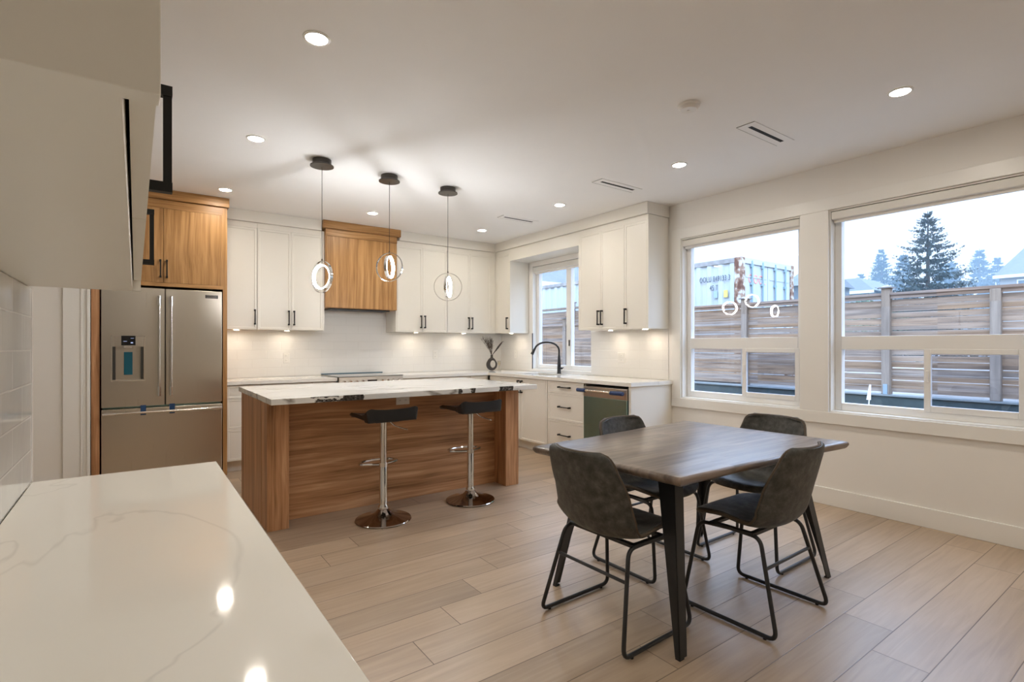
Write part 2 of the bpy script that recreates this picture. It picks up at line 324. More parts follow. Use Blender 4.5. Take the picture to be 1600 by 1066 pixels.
M = dict(
    wall=plain('warm white wall paint', (0.85, 0.82, 0.77), 0.55, noise=0.012),
    ceiling=plain('ceiling paint', (0.88, 0.865, 0.84), 0.7, noise=0.012),
    trim=plain('white trim paint', (0.86, 0.84, 0.795), 0.33, noise=0.01),
    cabinet=plain('cream lacquer cabinet', (0.80, 0.765, 0.69), 0.33, noise=0.01),
    shadow_gap=plain('dark cabinet gap', (0.03, 0.027, 0.024), 0.8),
    wood=laminate('walnut laminate upright grain', (26, 26, 0.75), WOODSTOPS),
    wood_h=laminate('walnut laminate level grain', (0.9, 30, 34), WOODSTOPS),
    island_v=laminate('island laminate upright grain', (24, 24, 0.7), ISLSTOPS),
    island_h=laminate('island laminate level grain', (0.55, 20, 20), ISLSTOPS),
    wood_dark=plain('dark walnut panel', (0.10, 0.045, 0.022), 0.4, noise=0.3, nscale=20),
    floor=floor_mat(),
    quartz=quartz('white quartz worktop', (0.86, 0.835, 0.775), (0.60, 0.58, 0.54), (1.1, 0.9, 1), 0.007, 0.40, 0.5, rough=0.065),
    quartz_island=quartz('bold veined quartz', (0.82, 0.805, 0.77), (0.27, 0.24, 0.21), (0.85, 3.2, 1.2), 0.017, 0.95, -0.10,
                         dark_spots=[(1.12, 0.13, 3.64, 0.012, 0.897, 0.010), (1.06, 0.10, 3.642, 0.03, 0.925, 0.005), (1.25, 0.075, 3.64, 0.03, 0.905, 0.03),
                                     (2.12, 0.02, 3.64, 0.025, 0.90, 0.03), (2.245, 0.028, 3.64, 0.025, 0.90, 0.03), (2.58, 0.075, 3.64, 0.03, 0.90, 0.03),
                                     (0.70, 0.03, 4.35, 0.010, 0.90, 0.04), (0.70, 0.03, 4.15, 0.010, 0.90, 0.04), (2.45, 0.03, 3.86, 0.03, 0.925, 0.01)]),
    tile_back=tile_mat('white backsplash tile', 0, 0.305, 0.1015, 0.919, (0.80, 0.78, 0.745), (0.735, 0.712, 0.675)),
    tile_right=tile_mat('white backsplash tile beside window', 1, 0.305, 0.1015, 0.919, (0.80, 0.78, 0.745), (0.735, 0.712, 0.675)),
    tile_near=tile_mat('glossy grey white tile', 1, 0.305, 0.1085, 0.8265, (0.72, 0.72, 0.70), (0.82, 0.81, 0.79), rough=0.05, mortar=0.0024),
    steel=steel_mat('brushed stainless steel', (0.64, 0.585, 0.50), 0.30, (220, 220, 2), aniso=0.6, arot=0.0),
    steel_dark=steel_mat('dark stainless panel', (0.25, 0.385, 0.36), 0.30, (2, 2, 200)),
    steel_band=steel_mat('stainless control band', (0.55, 0.49, 0.42), 0.33, (2, 2, 200)),
    satin=steel_mat('satin handle metal', (0.72, 0.68, 0.62), 0.22),
    chrome=plain('polished chrome', (0.78, 0.77, 0.75), 0.06, metal=1.0, noise=0.0),
    dark_chrome=plain('smoked chrome base', (0.35, 0.30, 0.27), 0.09, metal=1.0, noise=0.0),
    black=plain('black powder coat', (0.012, 0.012, 0.013), 0.42),
    blackleg=plain('black steel', (0.018, 0.019, 0.021), 0.38, noise=0.2, nscale=30),
    pullblack=plain('black cabinet pull', (0.010, 0.0095, 0.009), 0.5, spec=0.3),
    leather=leather_mat(),
    stitch=plain('brown stitching', (0.10, 0.075, 0.052), 0.7, noise=0.35, nscale=160),
    stool=plain('black vinyl', (0.010, 0.0095, 0.010), 0.36, bump=0.08, bscale=300),
    tabletop=tabletop_mat(),
    canopy=plain('brushed black nickel', (0.07, 0.062, 0.054), 0.35, metal=0.7),
    cord=plain('dark pendant cord', (0.045, 0.04, 0.035), 0.6),
    plastic=plain('white plastic', (0.80, 0.775, 0.73), 0.35, noise=0.0),
    pvc=plain('white vinyl window frame', (0.86, 0.85, 0.825), 0.28, noise=0.0),
    blind=plain('white blind fabric', (0.78, 0.755, 0.70), 0.6),
    glass=glass_mat('window glass'),
    glass_screen=glass_mat('screened window glass', (0.80, 0.81, 0.84)),
    clear=glass_mat('clear drinking glass', (0.95, 0.95, 0.94), 1.45),
    slot=plain('black vent slot', (0.012, 0.012, 0.012), 0.8),
    slotline=plain('vent frame edge', (0.42, 0.41, 0.37), 0.6),
    downlight=emitter('warm downlight lens', (1.0, 0.925, 0.81), DOWNLIGHT),
    puck=emitter('warm cabinet lamp lens', (1.0, 0.86, 0.68), PUCK),
    ring=emitter('cool led strip', (0.93, 0.96, 1.0), RING),
    display=plain('black display', (0.006, 0.006, 0.007), 0.12),
    display_lit=emitter('lit display digits', (0.55, 0.65, 1.0), 0.9),
    bluetape=plain('blue packing tape', (0.015, 0.06, 0.16), 0.4),
    bluefoam=plain('blue packing foam', (0.012, 0.035, 0.12), 0.5, noise=0.35, nscale=60),
    recess=plain('dark grey recess plastic', (0.045, 0.042, 0.036), 0.4),
    tealfilm=plain('teal protective film', (0.005, 0.115, 0.17), 0.3),
    bluefilm=plain('blue film edge', (0.06, 0.13, 0.18), 0.3),
    cooktop=plain('cooktop glass', (0.25, 0.25, 0.24), 0.06, noise=0.0),
    sinksteel=plain('sink steel', (0.25, 0.24, 0.23), 0.3, metal=0.9),
    vase=plain('dark brown ceramic', (0.028, 0.021, 0.016), 0.4, noise=0.3, nscale=40),
    dried=plain('dried grass', (0.075, 0.055, 0.042), 0.8, noise=0.4, nscale=90),
    wax=plain('cream wax', (0.75, 0.66, 0.50), 0.5),
    cedar=cedar_mat('weathered cedar slats', [(0.3, (0.148, 0.0795, 0.0375)), (0.5, (0.234, 0.132, 0.0624)), (0.7, (0.304, 0.179, 0.089))]),
    cedar_x=cedar_mat('weathered cedar slats crosswise', [(0.3, (0.206, 0.11, 0.0537)), (0.5, (0.311, 0.18, 0.0907)), (0.7, (0.385, 0.231, 0.121))], axis=0),
    cedar_post=cedar_mat('cedar post', [(0.3, (0.152, 0.0929, 0.0477)), (0.5, (0.213, 0.132, 0.0695)), (0.7, (0.265, 0.169, 0.0916))], axis=2, pitch=50),
    cedar_rail=cedar_mat('cedar cap rail', [(0.3, (0.152, 0.0732, 0.033)), (0.5, (0.235, 0.121, 0.055)), (0.7, (0.304, 0.163, 0.0786))], pitch=50),
    cap=plain('bronze post cap', (0.16, 0.14, 0.13), 0.5),
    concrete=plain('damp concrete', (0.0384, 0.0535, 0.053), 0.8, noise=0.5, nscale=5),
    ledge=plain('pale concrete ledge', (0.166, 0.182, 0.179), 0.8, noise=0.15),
    galv=plain('galvanised bracket', (0.28, 0.36, 0.42), 0.4, metal=0.5),
    ground=plain('gravel ground', (0.192, 0.176, 0.156), 0.9, noise=0.4, nscale=3),
    container=rusty_mat(), rustpost=rustpost_mat(),
    container_rod=plain('blue grey locking rod', (0.25, 0.36, 0.43), 0.5),
    ink=plain('dark stencil paint', (0.10, 0.12, 0.14), 0.6),
    redink=plain('faded red paint', (0.78, 0.30, 0.26), 0.6),
    greyink=plain('grey decal', (0.30, 0.40, 0.47), 0.6),
    yellow=plain('yellow decal', (0.62, 0.50, 0.14), 0.6, noise=0.3, nscale=20),
    needle=plain('spruce needles', (0.0143, 0.0302, 0.0267), 0.7, noise=0.5, nscale=1.5),
    needle_far=plain('fir needles', (0.0112, 0.0267, 0.0277), 0.8, noise=0.4, nscale=0.6),
    bark=plain('spruce bark', (0.07, 0.055, 0.045), 0.9),
    leafgreen=plain('shrub leaves', (0.10, 0.17, 0.09), 0.7, noise=0.4),
    shingle=plain('blue grey shingles', (0.102, 0.114, 0.125), 0.85, noise=0.3, nscale=3, bump=0.2, bscale=8),
    siding=plain('pale siding', (0.269, 0.279, 0.277), 0.7),
    bluesiding=plain('slate blue siding', (0.108, 0.13, 0.145), 0.7, noise=0.1),
    fascia=plain('white fascia board', (0.702, 0.72, 0.72), 0.5),
    darkpane=plain('dark house window', (0.10, 0.15, 0.19), 0.1),
    rustystrip=plain('rusty roof rail', (0.28, 0.27, 0.26), 0.8, noise=0.7, nscale=6),
    stake=plain('white plastic stake', (0.80, 0.82, 0.84), 0.5),
    darktrim=plain('charcoal tile edge trim', (0.035, 0.037, 0.045), 0.4),
)

# ------------------------------------------------------------------ mesh helpers
def world_off(o):
    v = Vector((0, 0, 0))
    while o is not None:
        v += o.location; o = o.parent
    return v

class MB:
    def __init__(s): s.bm = bmesh.new()
    def box(s, x0, x1, y0, y1, z0, z1):
        m = Matrix.Translation(((x0 + x1) / 2, (y0 + y1) / 2, (z0 + z1) / 2)) @ Matrix.Diagonal((abs(x1 - x0), abs(y1 - y0), abs(z1 - z0), 1))
        bmesh.ops.create_cube(s.bm, size=1, matrix=m); return s
    def hexa(s, bot, top):
        """8-corner solid from two quads (bottom, top), each 4 points in ring order"""
        vs = [s.bm.verts.new(p) for p in list(bot) + list(top)]
        f = [(3, 2, 1, 0), (4, 5, 6, 7)] + [(i, (i + 1) % 4, 4 + (i + 1) % 4, 4 + i) for i in range(4)]
        fs = [s.bm.faces.new([vs[i] for i in q]) for q in f]
        bmesh.ops.recalc_face_normals(s.bm, faces=fs); return s
    def cyl(s, p0, p1, r0, r1=None, seg=20, caps=True):
        p0, p1 = Vector(p0), Vector(p1); d = p1 - p0
        m = Matrix.Translation((p0 + p1) / 2) @ d.to_track_quat('Z', 'Y').to_matrix().to_4x4()
        bmesh.ops.create_cone(s.bm, cap_ends=caps, segments=seg, radius1=r0, radius2=r0 if r1 is None else r1, depth=d.length, matrix=m); return s
    def tube(s, pts, r, seg=10, closed=False, caps=True):
        pts = [Vector(p) for p in pts]; n = len(pts)
        rr = r if isinstance(r, (list, tuple)) else [r] * n
        rings = []; up = None
        for i, p in enumerate(pts):
            a = pts[i - 1] if (i > 0 or closed) else p
            b = pts[(i + 1) % n] if (i < n - 1 or closed) else p
            t = (b - a).normalized()
            if up is None:
                up = t.orthogonal().normalized()
            else:
                up = (up - t * up.dot(t))
                up = up.normalized() if up.length > 1e-6 else t.orthogonal().normalized()
            w = t.cross(up)
            rings.append([s.bm.verts.new(p + (up * math.cos(k * 2 * PI / seg) + w * math.sin(k * 2 * PI / seg)) * rr[i]) for k in range(seg)])
        m = n if closed else n - 1
        for i in range(m):
            A, B = rings[i], rings[(i + 1) % n]
            off = 0
            if closed and i == n - 1:   # match the twist of the last joint
                off = min(range(seg), key=lambda o: (A[0].co - B[o].co).length)
            for k in range(seg):
                s.bm.faces.new((A[k], A[(k + 1) % seg], B[(k + 1 + off) % seg], B[(k + off) % seg]))
        if caps and not closed:
            s.bm.faces.new(list(reversed(rings[0]))); s.bm.faces.new(rings[-1])
        return s
    def lathe(s, prof, c=(0, 0, 0), seg=32, axis='z', close=True):
        c = Vector(c); rings = []
        for (r, h) in prof:
            ring = []
            for k in range(seg):
                a = k * 2 * PI / seg
                v = Vector((r * math.cos(a), r * math.sin(a), h))
                if axis == 'x': v = Vector((v.z, v.x, v.y))
                if axis == 'y': v = Vector((v.x, v.z, v.y))
                ring.append(s.bm.verts.new(c + v))
            rings.append(ring)
        fs = []
        for A, B in zip(rings, rings[1:]):
            for k in range(seg): fs.append(s.bm.faces.new((A[k], A[(k + 1) % seg], B[(k + 1) % seg], B[k])))
        if close:
            fs.append(s.bm.faces.new(list(reversed(rings[0])))); fs.append(s.bm.faces.new(rings[-1]))
        bmesh.ops.recalc_face_normals(s.bm, faces=fs)
        return s
    def prism(s, poly, z0, z1):
        a = [s.bm.verts.new((x, y, z0)) for x, y in poly]; b = [s.bm.verts.new((x, y, z1)) for x, y in poly]
        n = len(poly); fs = [s.bm.faces.new(a), s.bm.faces.new(b)]
        for i in range(n): fs.append(s.bm.faces.new((a[i], a[(i + 1) % n], b[(i + 1) % n], b[i])))
        bmesh.ops.recalc_face_normals(s.bm, faces=fs); return s
    def grid(s, P, nu, nv):
        V = [[s.bm.verts.new(P(i / nu, j / nv)) for j in range(nv + 1)] for i in range(nu + 1)]
        for i in range(nu):
            for j in range(nv): s.bm.faces.new((V[i][j], V[i + 1][j], V[i + 1][j + 1], V[i][j + 1]))
        return s
    def tri(s, a, b, c):
        s.bm.faces.new([s.bm.verts.new(p) for p in (a, b, c)]); return s
    def build(s, name, mat, parent=None, bevel=0.0, seg=2, smooth=True, angle=35):
        me = bpy.data.meshes.new(name)
        if parent is not None:
            bmesh.ops.translate(s.bm, verts=s.bm.verts, vec=-world_off(parent))
        s.bm.to_mesh(me); s.bm.free()
        mats = mat if isinstance(mat, (list, tuple)) else [mat]
        for q in mats: me.materials.append(q)
        if smooth:
            for p in me.polygons: p.use_smooth = True
            me.set_sharp_from_angle(angle=R(angle))
        o = bpy.data.objects.new(name, me); COL.objects.link(o)
        if parent is not None: o.parent = parent
        if bevel:
            b = o.modifiers.new('bevel', 'BEVEL'); b.width = bevel; b.segments = seg; b.limit_method = 'ANGLE'; b.angle_limit = R(40); b.harden_normals = False
        return o

def round_path(pts, rad, n=6, closed=False):
    pts = [Vector(p) for p in pts]; out = []; N_ = len(pts)
    for i, p in enumerate(pts):
        if not closed and i in (0, N_ - 1): out.append(p); continue
        a, b = pts[i - 1], pts[(i + 1) % N_]
        da, db = (a - p), (b - p)
        k = min(rad, da.length * 0.48, db.length * 0.48)
        s, e = p + da.normalized() * k, p + db.normalized() * k
        for j in range(n + 1):
            t = j / n
            out.append((1 - t) ** 2 * s + 2 * t * (1 - t) * p + t * t * e)
    return out

def thing(name, label, cat, loc=(0, 0, 0), group=None, rz=0):
    o = bpy.data.objects.new(name, None); COL.objects.link(o)
    o.empty_display_size = 0.1
    o.location = loc; o.rotation_euler = (0, 0, rz); o['label'] = label; o['category'] = cat
    if group: o['group'] = group
    return o
def tag(o, label, cat, group=None):
    o['label'] = label; o['category'] = cat
    if group: o['group'] = group
    return o
def struct(o): o['kind'] = 'structure'; return o
def kids(o): return [c for c in bpy.data.objects if c.parent is o]
def dup(root, loc=None, rz=None, label=None):
    c = root.copy(); COL.objects.link(c)
    if loc is not None: c.location = loc
    if rz is not None: c.rotation_euler = (0, 0, rz)
    if label: c['label'] = label
    for ch in kids(root):
        k = ch.copy(); COL.objects.link(k); k.parent = c
        for g in kids(ch):
            d = g.copy(); COL.objects.link(d); d.parent = k
    return c

def P(ax, a, w, z, face):
    """point on a cabinet front: a along the run, w out from the face, z up"""
    if ax == 'y-': return (a, face - w, z)
    if ax == 'x-': return (face - w, a, z)
    if ax == 'x+': return (face + w, a, z)
    if ax == 'y+': return (a, face + w, z)
def fbox(mb, ax, face, a0, a1, w0, w1, z0, z1):
    p, q = P(ax, a0, w0, z0, face), P(ax, a1, w1, z1, face)
    mb.box(min(p[0], q[0]), max(p[0], q[0]), min(p[1], q[1]), max(p[1], q[1]), z0, z1); return mb
def shaker(name, mat, parent, ax, face, a0, a1, z0, z1, frame=0.022, rec=0.0045, th=0.019, gap=0.0015, flat=False):
    """slim-frame door or drawer front, outer face on the plane 'face'"""
    a0, a1 = min(a0, a1) + gap, max(a0, a1) - gap; z0 += gap; z1 -= gap
    mb = MB()
    if flat:
        fbox(mb, ax, face, a0, a1, -th, 0, z0, z1)
        return mb.build(name, mat, parent, bevel=0.0012)
    bm = mb.bm
    o = [(a0, z0), (a1, z0), (a1, z1), (a0, z1)]
    i = [(a0 + frame, z0 + frame), (a1 - frame, z0 + frame), (a1 - frame, z1 - frame), (a0 + frame, z1 - frame)]
    k = frame + 0.0035
    r = [(a0 + k, z0 + k), (a1 - k, z0 + k), (a1 - k, z1 - k), (a0 + k, z1 - k)]
    vo = [bm.verts.new(P(ax, a, 0, z, face)) for a, z in o]; vi = [bm.verts.new(P(ax, a, 0, z, face)) for a, z in i]
    vr = [bm.verts.new(P(ax, a, -rec, z, face)) for a, z in r]; vb = [bm.verts.new(P(ax, a, -th, z, face)) for a, z in o]
    for q in range(4):
        n = (q + 1) % 4
        bm.faces.new((vo[q], vo[n], vi[n], vi[q])); bm.faces.new((vi[q], vi[n], vr[n], vr[q])); bm.faces.new((vo[q], vb[q], vb[n], vo[n]))
    bm.faces.new(vr); bm.faces.new(list(reversed(vb)))
    bmesh.ops.recalc_face_normals(bm, faces=bm.faces)
    return mb.build(name, mat, parent)
def pull(parent, ax, face, a, z0, z1, horizontal=False, half=0.0, r=0.0055, out=0.03):
    mb = MB(); k = r * 0.95
    if horizontal:
        fbox(mb, ax, face, a - half, a + half, out - k, out + k, z0 - k, z0 + k)
        ends = [(a - half + 0.008, z0), (a + half - 0.008, z0)]
    else:
        fbox(mb, ax, face, a - k, a + k, out - k, out + k, z0, z1)
        ends = [(a, z0 + 0.008), (a, z1 - 0.008)]
    for (ea, ez) in ends:
        fbox(mb, ax, face, ea - k * 1.35, ea + k * 1.35, 0, out + k * 1.1, ez - 0.0085, ez + 0.0085)
    return mb.build('handle', M['pullblack'], parent, smooth=False)

# ------------------------------------------------------------------ room shell
LW = -0.2875     # tiled wall beside the near worktop
XF = -3.2; YN = -3.6
struct(MB().box(XF, RW + 0.2, YN, BW + 0.2, -0.12, 0).build('floor', M['floor'], smooth=False))
struct(MB().box(XF, RW + 0.2, YN, BW + 0.2, CEIL, CEIL + 0.15).build('ceiling', M['ceiling'], smooth=False))
struct(MB().box(XF, RW + 0.18, BW, BW + 0.15, 0, CEIL).build('wall_back', M['wall'], smooth=False))
KY0, KY1, KZ0, KZ1 = 4.565, 5.735, 0.945, 2.385         # kitchen window opening
OZ0, OZ1 = 0.745, 2.358
A0, A1, B0, B1 = 2.104, 3.279, 0.712, 1.887             # the pair of dining windows
mb = MB()
x0, x1 = RW, RW + 0.17
for (ya, yb, za, zb) in [(YN, B0, 0, CEIL), (B0, B1, 0, OZ0), (B0, B1, OZ1, CEIL), (B1, A0, 0, CEIL), (A0, A1, 0, OZ0), (A0, A1, OZ1, CEIL),
                         (A1, KY0, 0, CEIL), (KY0, KY1, 0, KZ0), (KY0, KY1, KZ1, CEIL), (KY1, BW, 0, CEIL)]:
    mb.box(x0, x1, ya, yb, za, zb)
struct(mb.build('wall_right', M['wall'], smooth=False))
struct(MB().box(LW - 0.12, LW, YN, 2.331, 0, CEIL).build('wall_left', M['wall'], smooth=False))
struct(MB().box(XF, LW, YN - 0.1, YN, 0, CEIL).box(LW, RW + 0.2, YN - 0.1, YN, 0, CEIL).build('wall_front', M['wall'], smooth=False))
struct(MB().box(XF - 0.12, XF, YN, BW + 0.2, 0, CEIL).build('wall_far_left', M['wall'], smooth=False))
struct(MB().box(XF, -0.318, 5.815, 5.93, 0, CEIL).build('wall_hall', M['wall'], smooth=False))
mb = MB().box(-0.50, -0.383, 5.797, 5.8145, 0, 2.25).box(-0.383, -0.366, 5.790, 5.8145, 0, 2.25).box(-0.366, -0.34, 5.800, 5.8145, 0, 2.25).box(-0.34, -0.319, 5.785, 5.8145, 0, 2.25)
struct(mb.build('trim_4', M['trim'], bevel=0.002))
struct(MB().box(RW - 0.016, RW - 0.0005, YN + 0.01, 3.38, 0.0, 0.137).build('baseboard_right', M['trim'], bevel=0.003))
struct(MB().box(XF + 0.02, -0.51, 5.80, 5.8145, 0.0, 0.137).build('baseboard_hall', M['trim'], bevel=0.003))

# casing round the pair of windows
mb = MB(); cx0, cx1 = RW - 0.020, RW - 0.0005
mb.box(cx0, cx1, A1, 3.385, OZ0, OZ1 + 0.10)
mb.box(cx0, cx1, B1, A0, OZ0, OZ1)
mb.box(cx0, cx1, 0.612, B0, OZ0, OZ1 + 0.10)
mb.box(cx0 - 0.002, cx1, 0.612, A1, OZ1, OZ1 + 0.10)
mb.box(cx0 - 0.004, cx1, 0.612, 3.385, OZ0 - 0.092, OZ0)
struct(mb.build('trim_1', M['trim'], bevel=0.0025))

def window(name, ya, yb, za, zb, fx, slider=None, mid=None, split=None, screen_right=True, fw=0.048, sillpart=True):
    """vinyl window in the window wall; ya<yb; fx = inner face of frame"""
    w = bpy.data.objects.new(name, None); COL.objects.link(w); w.location = (fx, (ya + yb) / 2, za); struct(w)
    # reveal lining (jambs, head, sill board)
    mb = MB(); t = 0.012
    mb.box(RW - 0.002, fx + 0.05, ya + 0.0005, ya + t, za, zb).box(RW - 0.002, fx + 0.05, yb - t, yb - 0.0005, za, zb)
    mb.box(RW - 0.002, fx + 0.05, ya + t, yb - t, zb - t, zb - 0.0005).box(RW - 0.006, fx + 0.05, ya + t, yb - t, za + 0.0005, za + t)
    mb.build('reveal', M['trim'], w, bevel=0.0015)
    a, b = ya + t, yb - t; z0, z1 = za + t, zb - t
    fr = MB(); f0, f1 = fx, fx + 0.06
    fr.box(f0, f1, a, a + fw, z0, z1).box(f0, f1, b - fw, b, z0, z1)
    fr.box(f0, f1, a + fw, b - fw, z1 - fw, z1).box(f0, f1, a + fw, b - fw, z0, z0 + fw + 0.012)
    g0 = fx + 0.028
    ga, gb, gz0, gz1 = a + fw, b - fw, z0 + fw + 0.012, z1 - fw
    if mid:
        fr.box(f0 - 0.004, f1, ga, gb, mid - 0.052, mid + 0.052)
        fr.build('frame', M['pvc'], w, bevel=0.003)
        MB().box(g0, g0 + 0.016, ga - 0.005, gb + 0.005, mid + 0.05, gz1 + 0.005).build('pane', M['glass'], w, smooth=False)
        # lower slider: fixed light at the far side, sliding sash at the near side
        MB().box(g0 + 0.012, g0 + 0.028, split - 0.01, gb + 0.005, gz0 - 0.004, mid - 0.05).build('pane', M['glass'], w, smooth=False)
        sw = 0.036
        s = MB(); s0, s1 = fx - 0.006, fx + 0.026
        sa, sb, sz0, sz1 = ga - 0.012, split + 0.012, gz0 - 0.014, mid - 0.046
        s.box(s0, s1, sa, sa + sw, sz0, sz1).box(s0, s1, sb - sw * 1.1, sb, sz0, sz1).box(s0, s1, sa + sw, sb - sw * 1.1, sz1 - sw, sz1).box(s0, s1, sa + sw, sb - sw * 1.1, sz0, sz0 + sw + 0.008)
        so = s.build('sash', M['pvc'], w, bevel=0.003)
        MB().box(fx + 0.006, fx + 0.018, sa + sw - 0.004, sb - sw * 1.1 + 0.004, sz0 + sw, sz1 - sw + 0.004).build('pane', M['glass_screen'], so, smooth=False)
        MB().box(fx - 0.014, fx - 0.006, sb - 0.028, sb - 0.012, mid - 0.28, mid - 0.20).build('latch', M['pvc'], so, bevel=0.002)
    else:
        fr.box(f0 - 0.002, f1, split - 0.045, split + 0.045, gz0, gz1)
        fr.build('frame', M['pvc'], w, bevel=0.003)
        MB().box(g0, g0 + 0.016, split + 0.04, gb + 0.004, gz0 - 0.004, gz1 + 0.004).build('pane', M['glass'], w, smooth=False)
        MB().box(g0, g0 + 0.016, ga - 0.004, split - 0.04, gz0 - 0.004, gz1 + 0.004).build('pane', M['glass'], w, smooth=False)
        MB().box(f0 - 0.012, f0 - 0.002, split - 0.025, split - 0.008, 1.27, 1.35).build('latch', M['black'], w, bevel=0.002)
    return w
window('window_1', KY0, KY1, KZ0, KZ1, 4.572, split=5.06)
window('window_2', A0, A1, OZ0, OZ1, 4.572, mid=1.297, split=2.655)
window('window_3', B0, B1, OZ0, OZ1, 4.572, mid=1.297, split=1.278)
def blind(ya, yb, ztop, drop, x, label):
    b = thing('roller_blind', label, 'blind', (x, (ya + yb) / 2, ztop), 'rolled-up blinds at the window heads')
    m = MB(); m.box(x - 0.035, x + 0.035, ya + 0.015, yb - 0.015, ztop - drop + 0.022, ztop - 0.004)
    m.build('cassette', M['blind'], b, bevel=0.008, seg=3)
    MB().box(x - 0.005, x + 0.012, ya + 0.02, yb - 0.02, ztop - drop - 0.002, ztop - drop + 0.026).build('bottom_rail', M['plastic'], b, bevel=0.003)
blind(A0, A1, OZ1 - 0.013, 0.088, 4.532, 'rolled white roller blind at the head of the window looking onto the shipping container')
blind(B0, B1, OZ1 - 0.013, 0.088, 4.532, 'rolled white roller blind at the head of the window looking onto the spruce')
blind(KY0, KY1, KZ1 - 0.013, 0.10, 4.532, 'rolled white roller blind at the head of the kitchen sink window')

# backsplash and its dark edge
mb = MB().box(0.735, RW - 0.001, BW - 0.010, BW - 0.0005, 0.9175, 1.4485).box(1.80, 2.64, BW - 0.010, BW - 0.0005, 1.4485, 1.78)
struct(mb.build('wall_back_tile', M['tile_back'], smooth=False))
mb = MB().box(RW - 0.010, RW - 0.0005, KY1 - 0.006, BW - 0.011, 0.9175, 1.4485).box(RW - 0.010, RW - 0.0005, 3.435, KY0 - 0.002, 0.9175, 1.4485).box(RW - 0.010, RW - 0.0005, KY0 - 0.002, KY1 - 0.006, 0.9175, KZ0 - 0.001)
struct(mb.build('wall_right_tile', M['tile_right'], smooth=False))
struct(MB().box(RW - 0.0125, RW - 0.0005, KY1 - 0.016, KY1 - 0.0065, 0.95, 1.4485).build('trim_2', M['darktrim']))
struct(MB().box(LW + 0.0005, LW + 0.010, -0.95, 2.319, 0.8265, 1.464).build('wall_left_tile', M['tile_near'], smooth=False))
struct(MB().box(LW + 0.0005, LW + 0.012, 2.3192, 2.328, 0.8265, 1.464).build('trim_3', M['pvc']))

# ------------------------------------------------------------------ ceiling fittings
def downlight(x, y, label):
    d = thing('recessed_downlight', label, 'light', (x, y, CEIL), 'recessed ceiling downlights')
    d_lens(d, x, y); return d
def d_lens(d, x, y):
    MB().lathe([(0.049, CEIL - 0.0005), (0.062, CEIL - 0.0005), (0.061, CEIL - 0.005), (0.050, CEIL - 0.0075)], (x, y, 0), close=False).build('trim_ring', M['plastic'], d)
    MB().cyl((x, y, CEIL - 0.0035), (x, y, CEIL - 0.001), 0.0495, seg=24).build('lens', M['downlight'], d)
LIGHTS = [(0.69, 2.52, 'lit recessed downlight nearest the near wall cabinet, top of the photo'),
          (0.68, 3.99, 'lit recessed downlight between the near cabinet and the leftmost ring pendant'),
          (0.673, 5.46, 'lit recessed downlight in front of the walnut fridge cabinet'),
          (2.094, 5.49, 'lit recessed downlight in front of the walnut range hood'),
          (3.513, 5.50, 'lit recessed downlight in the corner above the sink end of the kitchen'),
          (3.525, 4.04, 'lit recessed downlight in front of the wall cabinets beside the sink window'),
          (3.518, 2.585, 'lit recessed downlight between the two slot vents near the window wall'),
          (3.525, 1.105, 'lit recessed downlight above the dining end, furthest right in the photo')]
d0 = downlight(*LIGHTS[0])
for (x, y, lab) in LIGHTS[1:]: dup(d0, (x, y, CEIL), label=lab)
for (x, y) in [(0.69, 1.06), (2.1, -0.4), (2.1, -1.9), (3.52, -0.4), (3.52, -1.9)]:  # unseen lamps added to brighten the near part of the room
    dup(d0, (x, y, CEIL), label='recessed downlight out of view, added to light the near end of the room')
dup(d0, (-1.3, 4.1, CEIL), label='unseen downlight added to brighten the side passage left of the fridge')  # added lamp, out of view, to lift the passage wall
s = thing('smoke_detector', 'round white smoke detector on the ceiling above the dining table', 'smoke detector', (2.693, 1.912, CEIL))
MB().lathe([(0.066, CEIL - 0.0005), (0.066, CEIL - 0.012), (0.060, CEIL - 0.016), (0.058, CEIL - 0.022), (0.046, CEIL - 0.032), (0.02, CEIL - 0.034)], (2.693, 1.912, 0)).build('housing', M['plastic'], s)
MB().lathe([(0.010, CEIL - 0.0335), (0.010, CEIL - 0.037), (0.006, CEIL - 0.038)], (2.693, 1.912, 0), seg=16).build('test_button', M['plastic'], s)
def vent(xc, yc, L, label):
    v = thing('slot_vent', label, 'vent', (xc, yc, CEIL), 'slot vents in the ceiling')
    h = L / 2
    m = MB().box(xc - h, xc + h, yc - 0.062, yc + 0.062, CEIL - 0.004, CEIL - 0.0005)
    m.build('frame', M['ceiling'], v, bevel=0.001)
    e = MB()
    e.box(xc - h - 0.002, xc + h + 0.002, yc + 0.062, yc + 0.064, CEIL - 0.005, CEIL - 0.0005).box(xc - h - 0.002, xc - h, yc - 0.062, yc + 0.062, CEIL - 0.005, CEIL - 0.0005)
    e.build('frame_edge', M['slotline'], v)
    MB().box(xc - h + 0.05, xc + h - 0.05, yc - 0.014, yc + 0.012, CEIL - 0.0052, CEIL - 0.0042).build('slot', M['slot'], v)
vent(3.49, 1.862, 0.52, 'slot vent with wide black slit above the dining table end nearest the window wall')
vent(3.53, 3.25, 0.52, 'slot vent in the ceiling before the end of the sink-side wall cabinets')
vent(3.55, 4.78, 0.50, 'thin slot vent in the ceiling near the kitchen corner, farthest of the three')

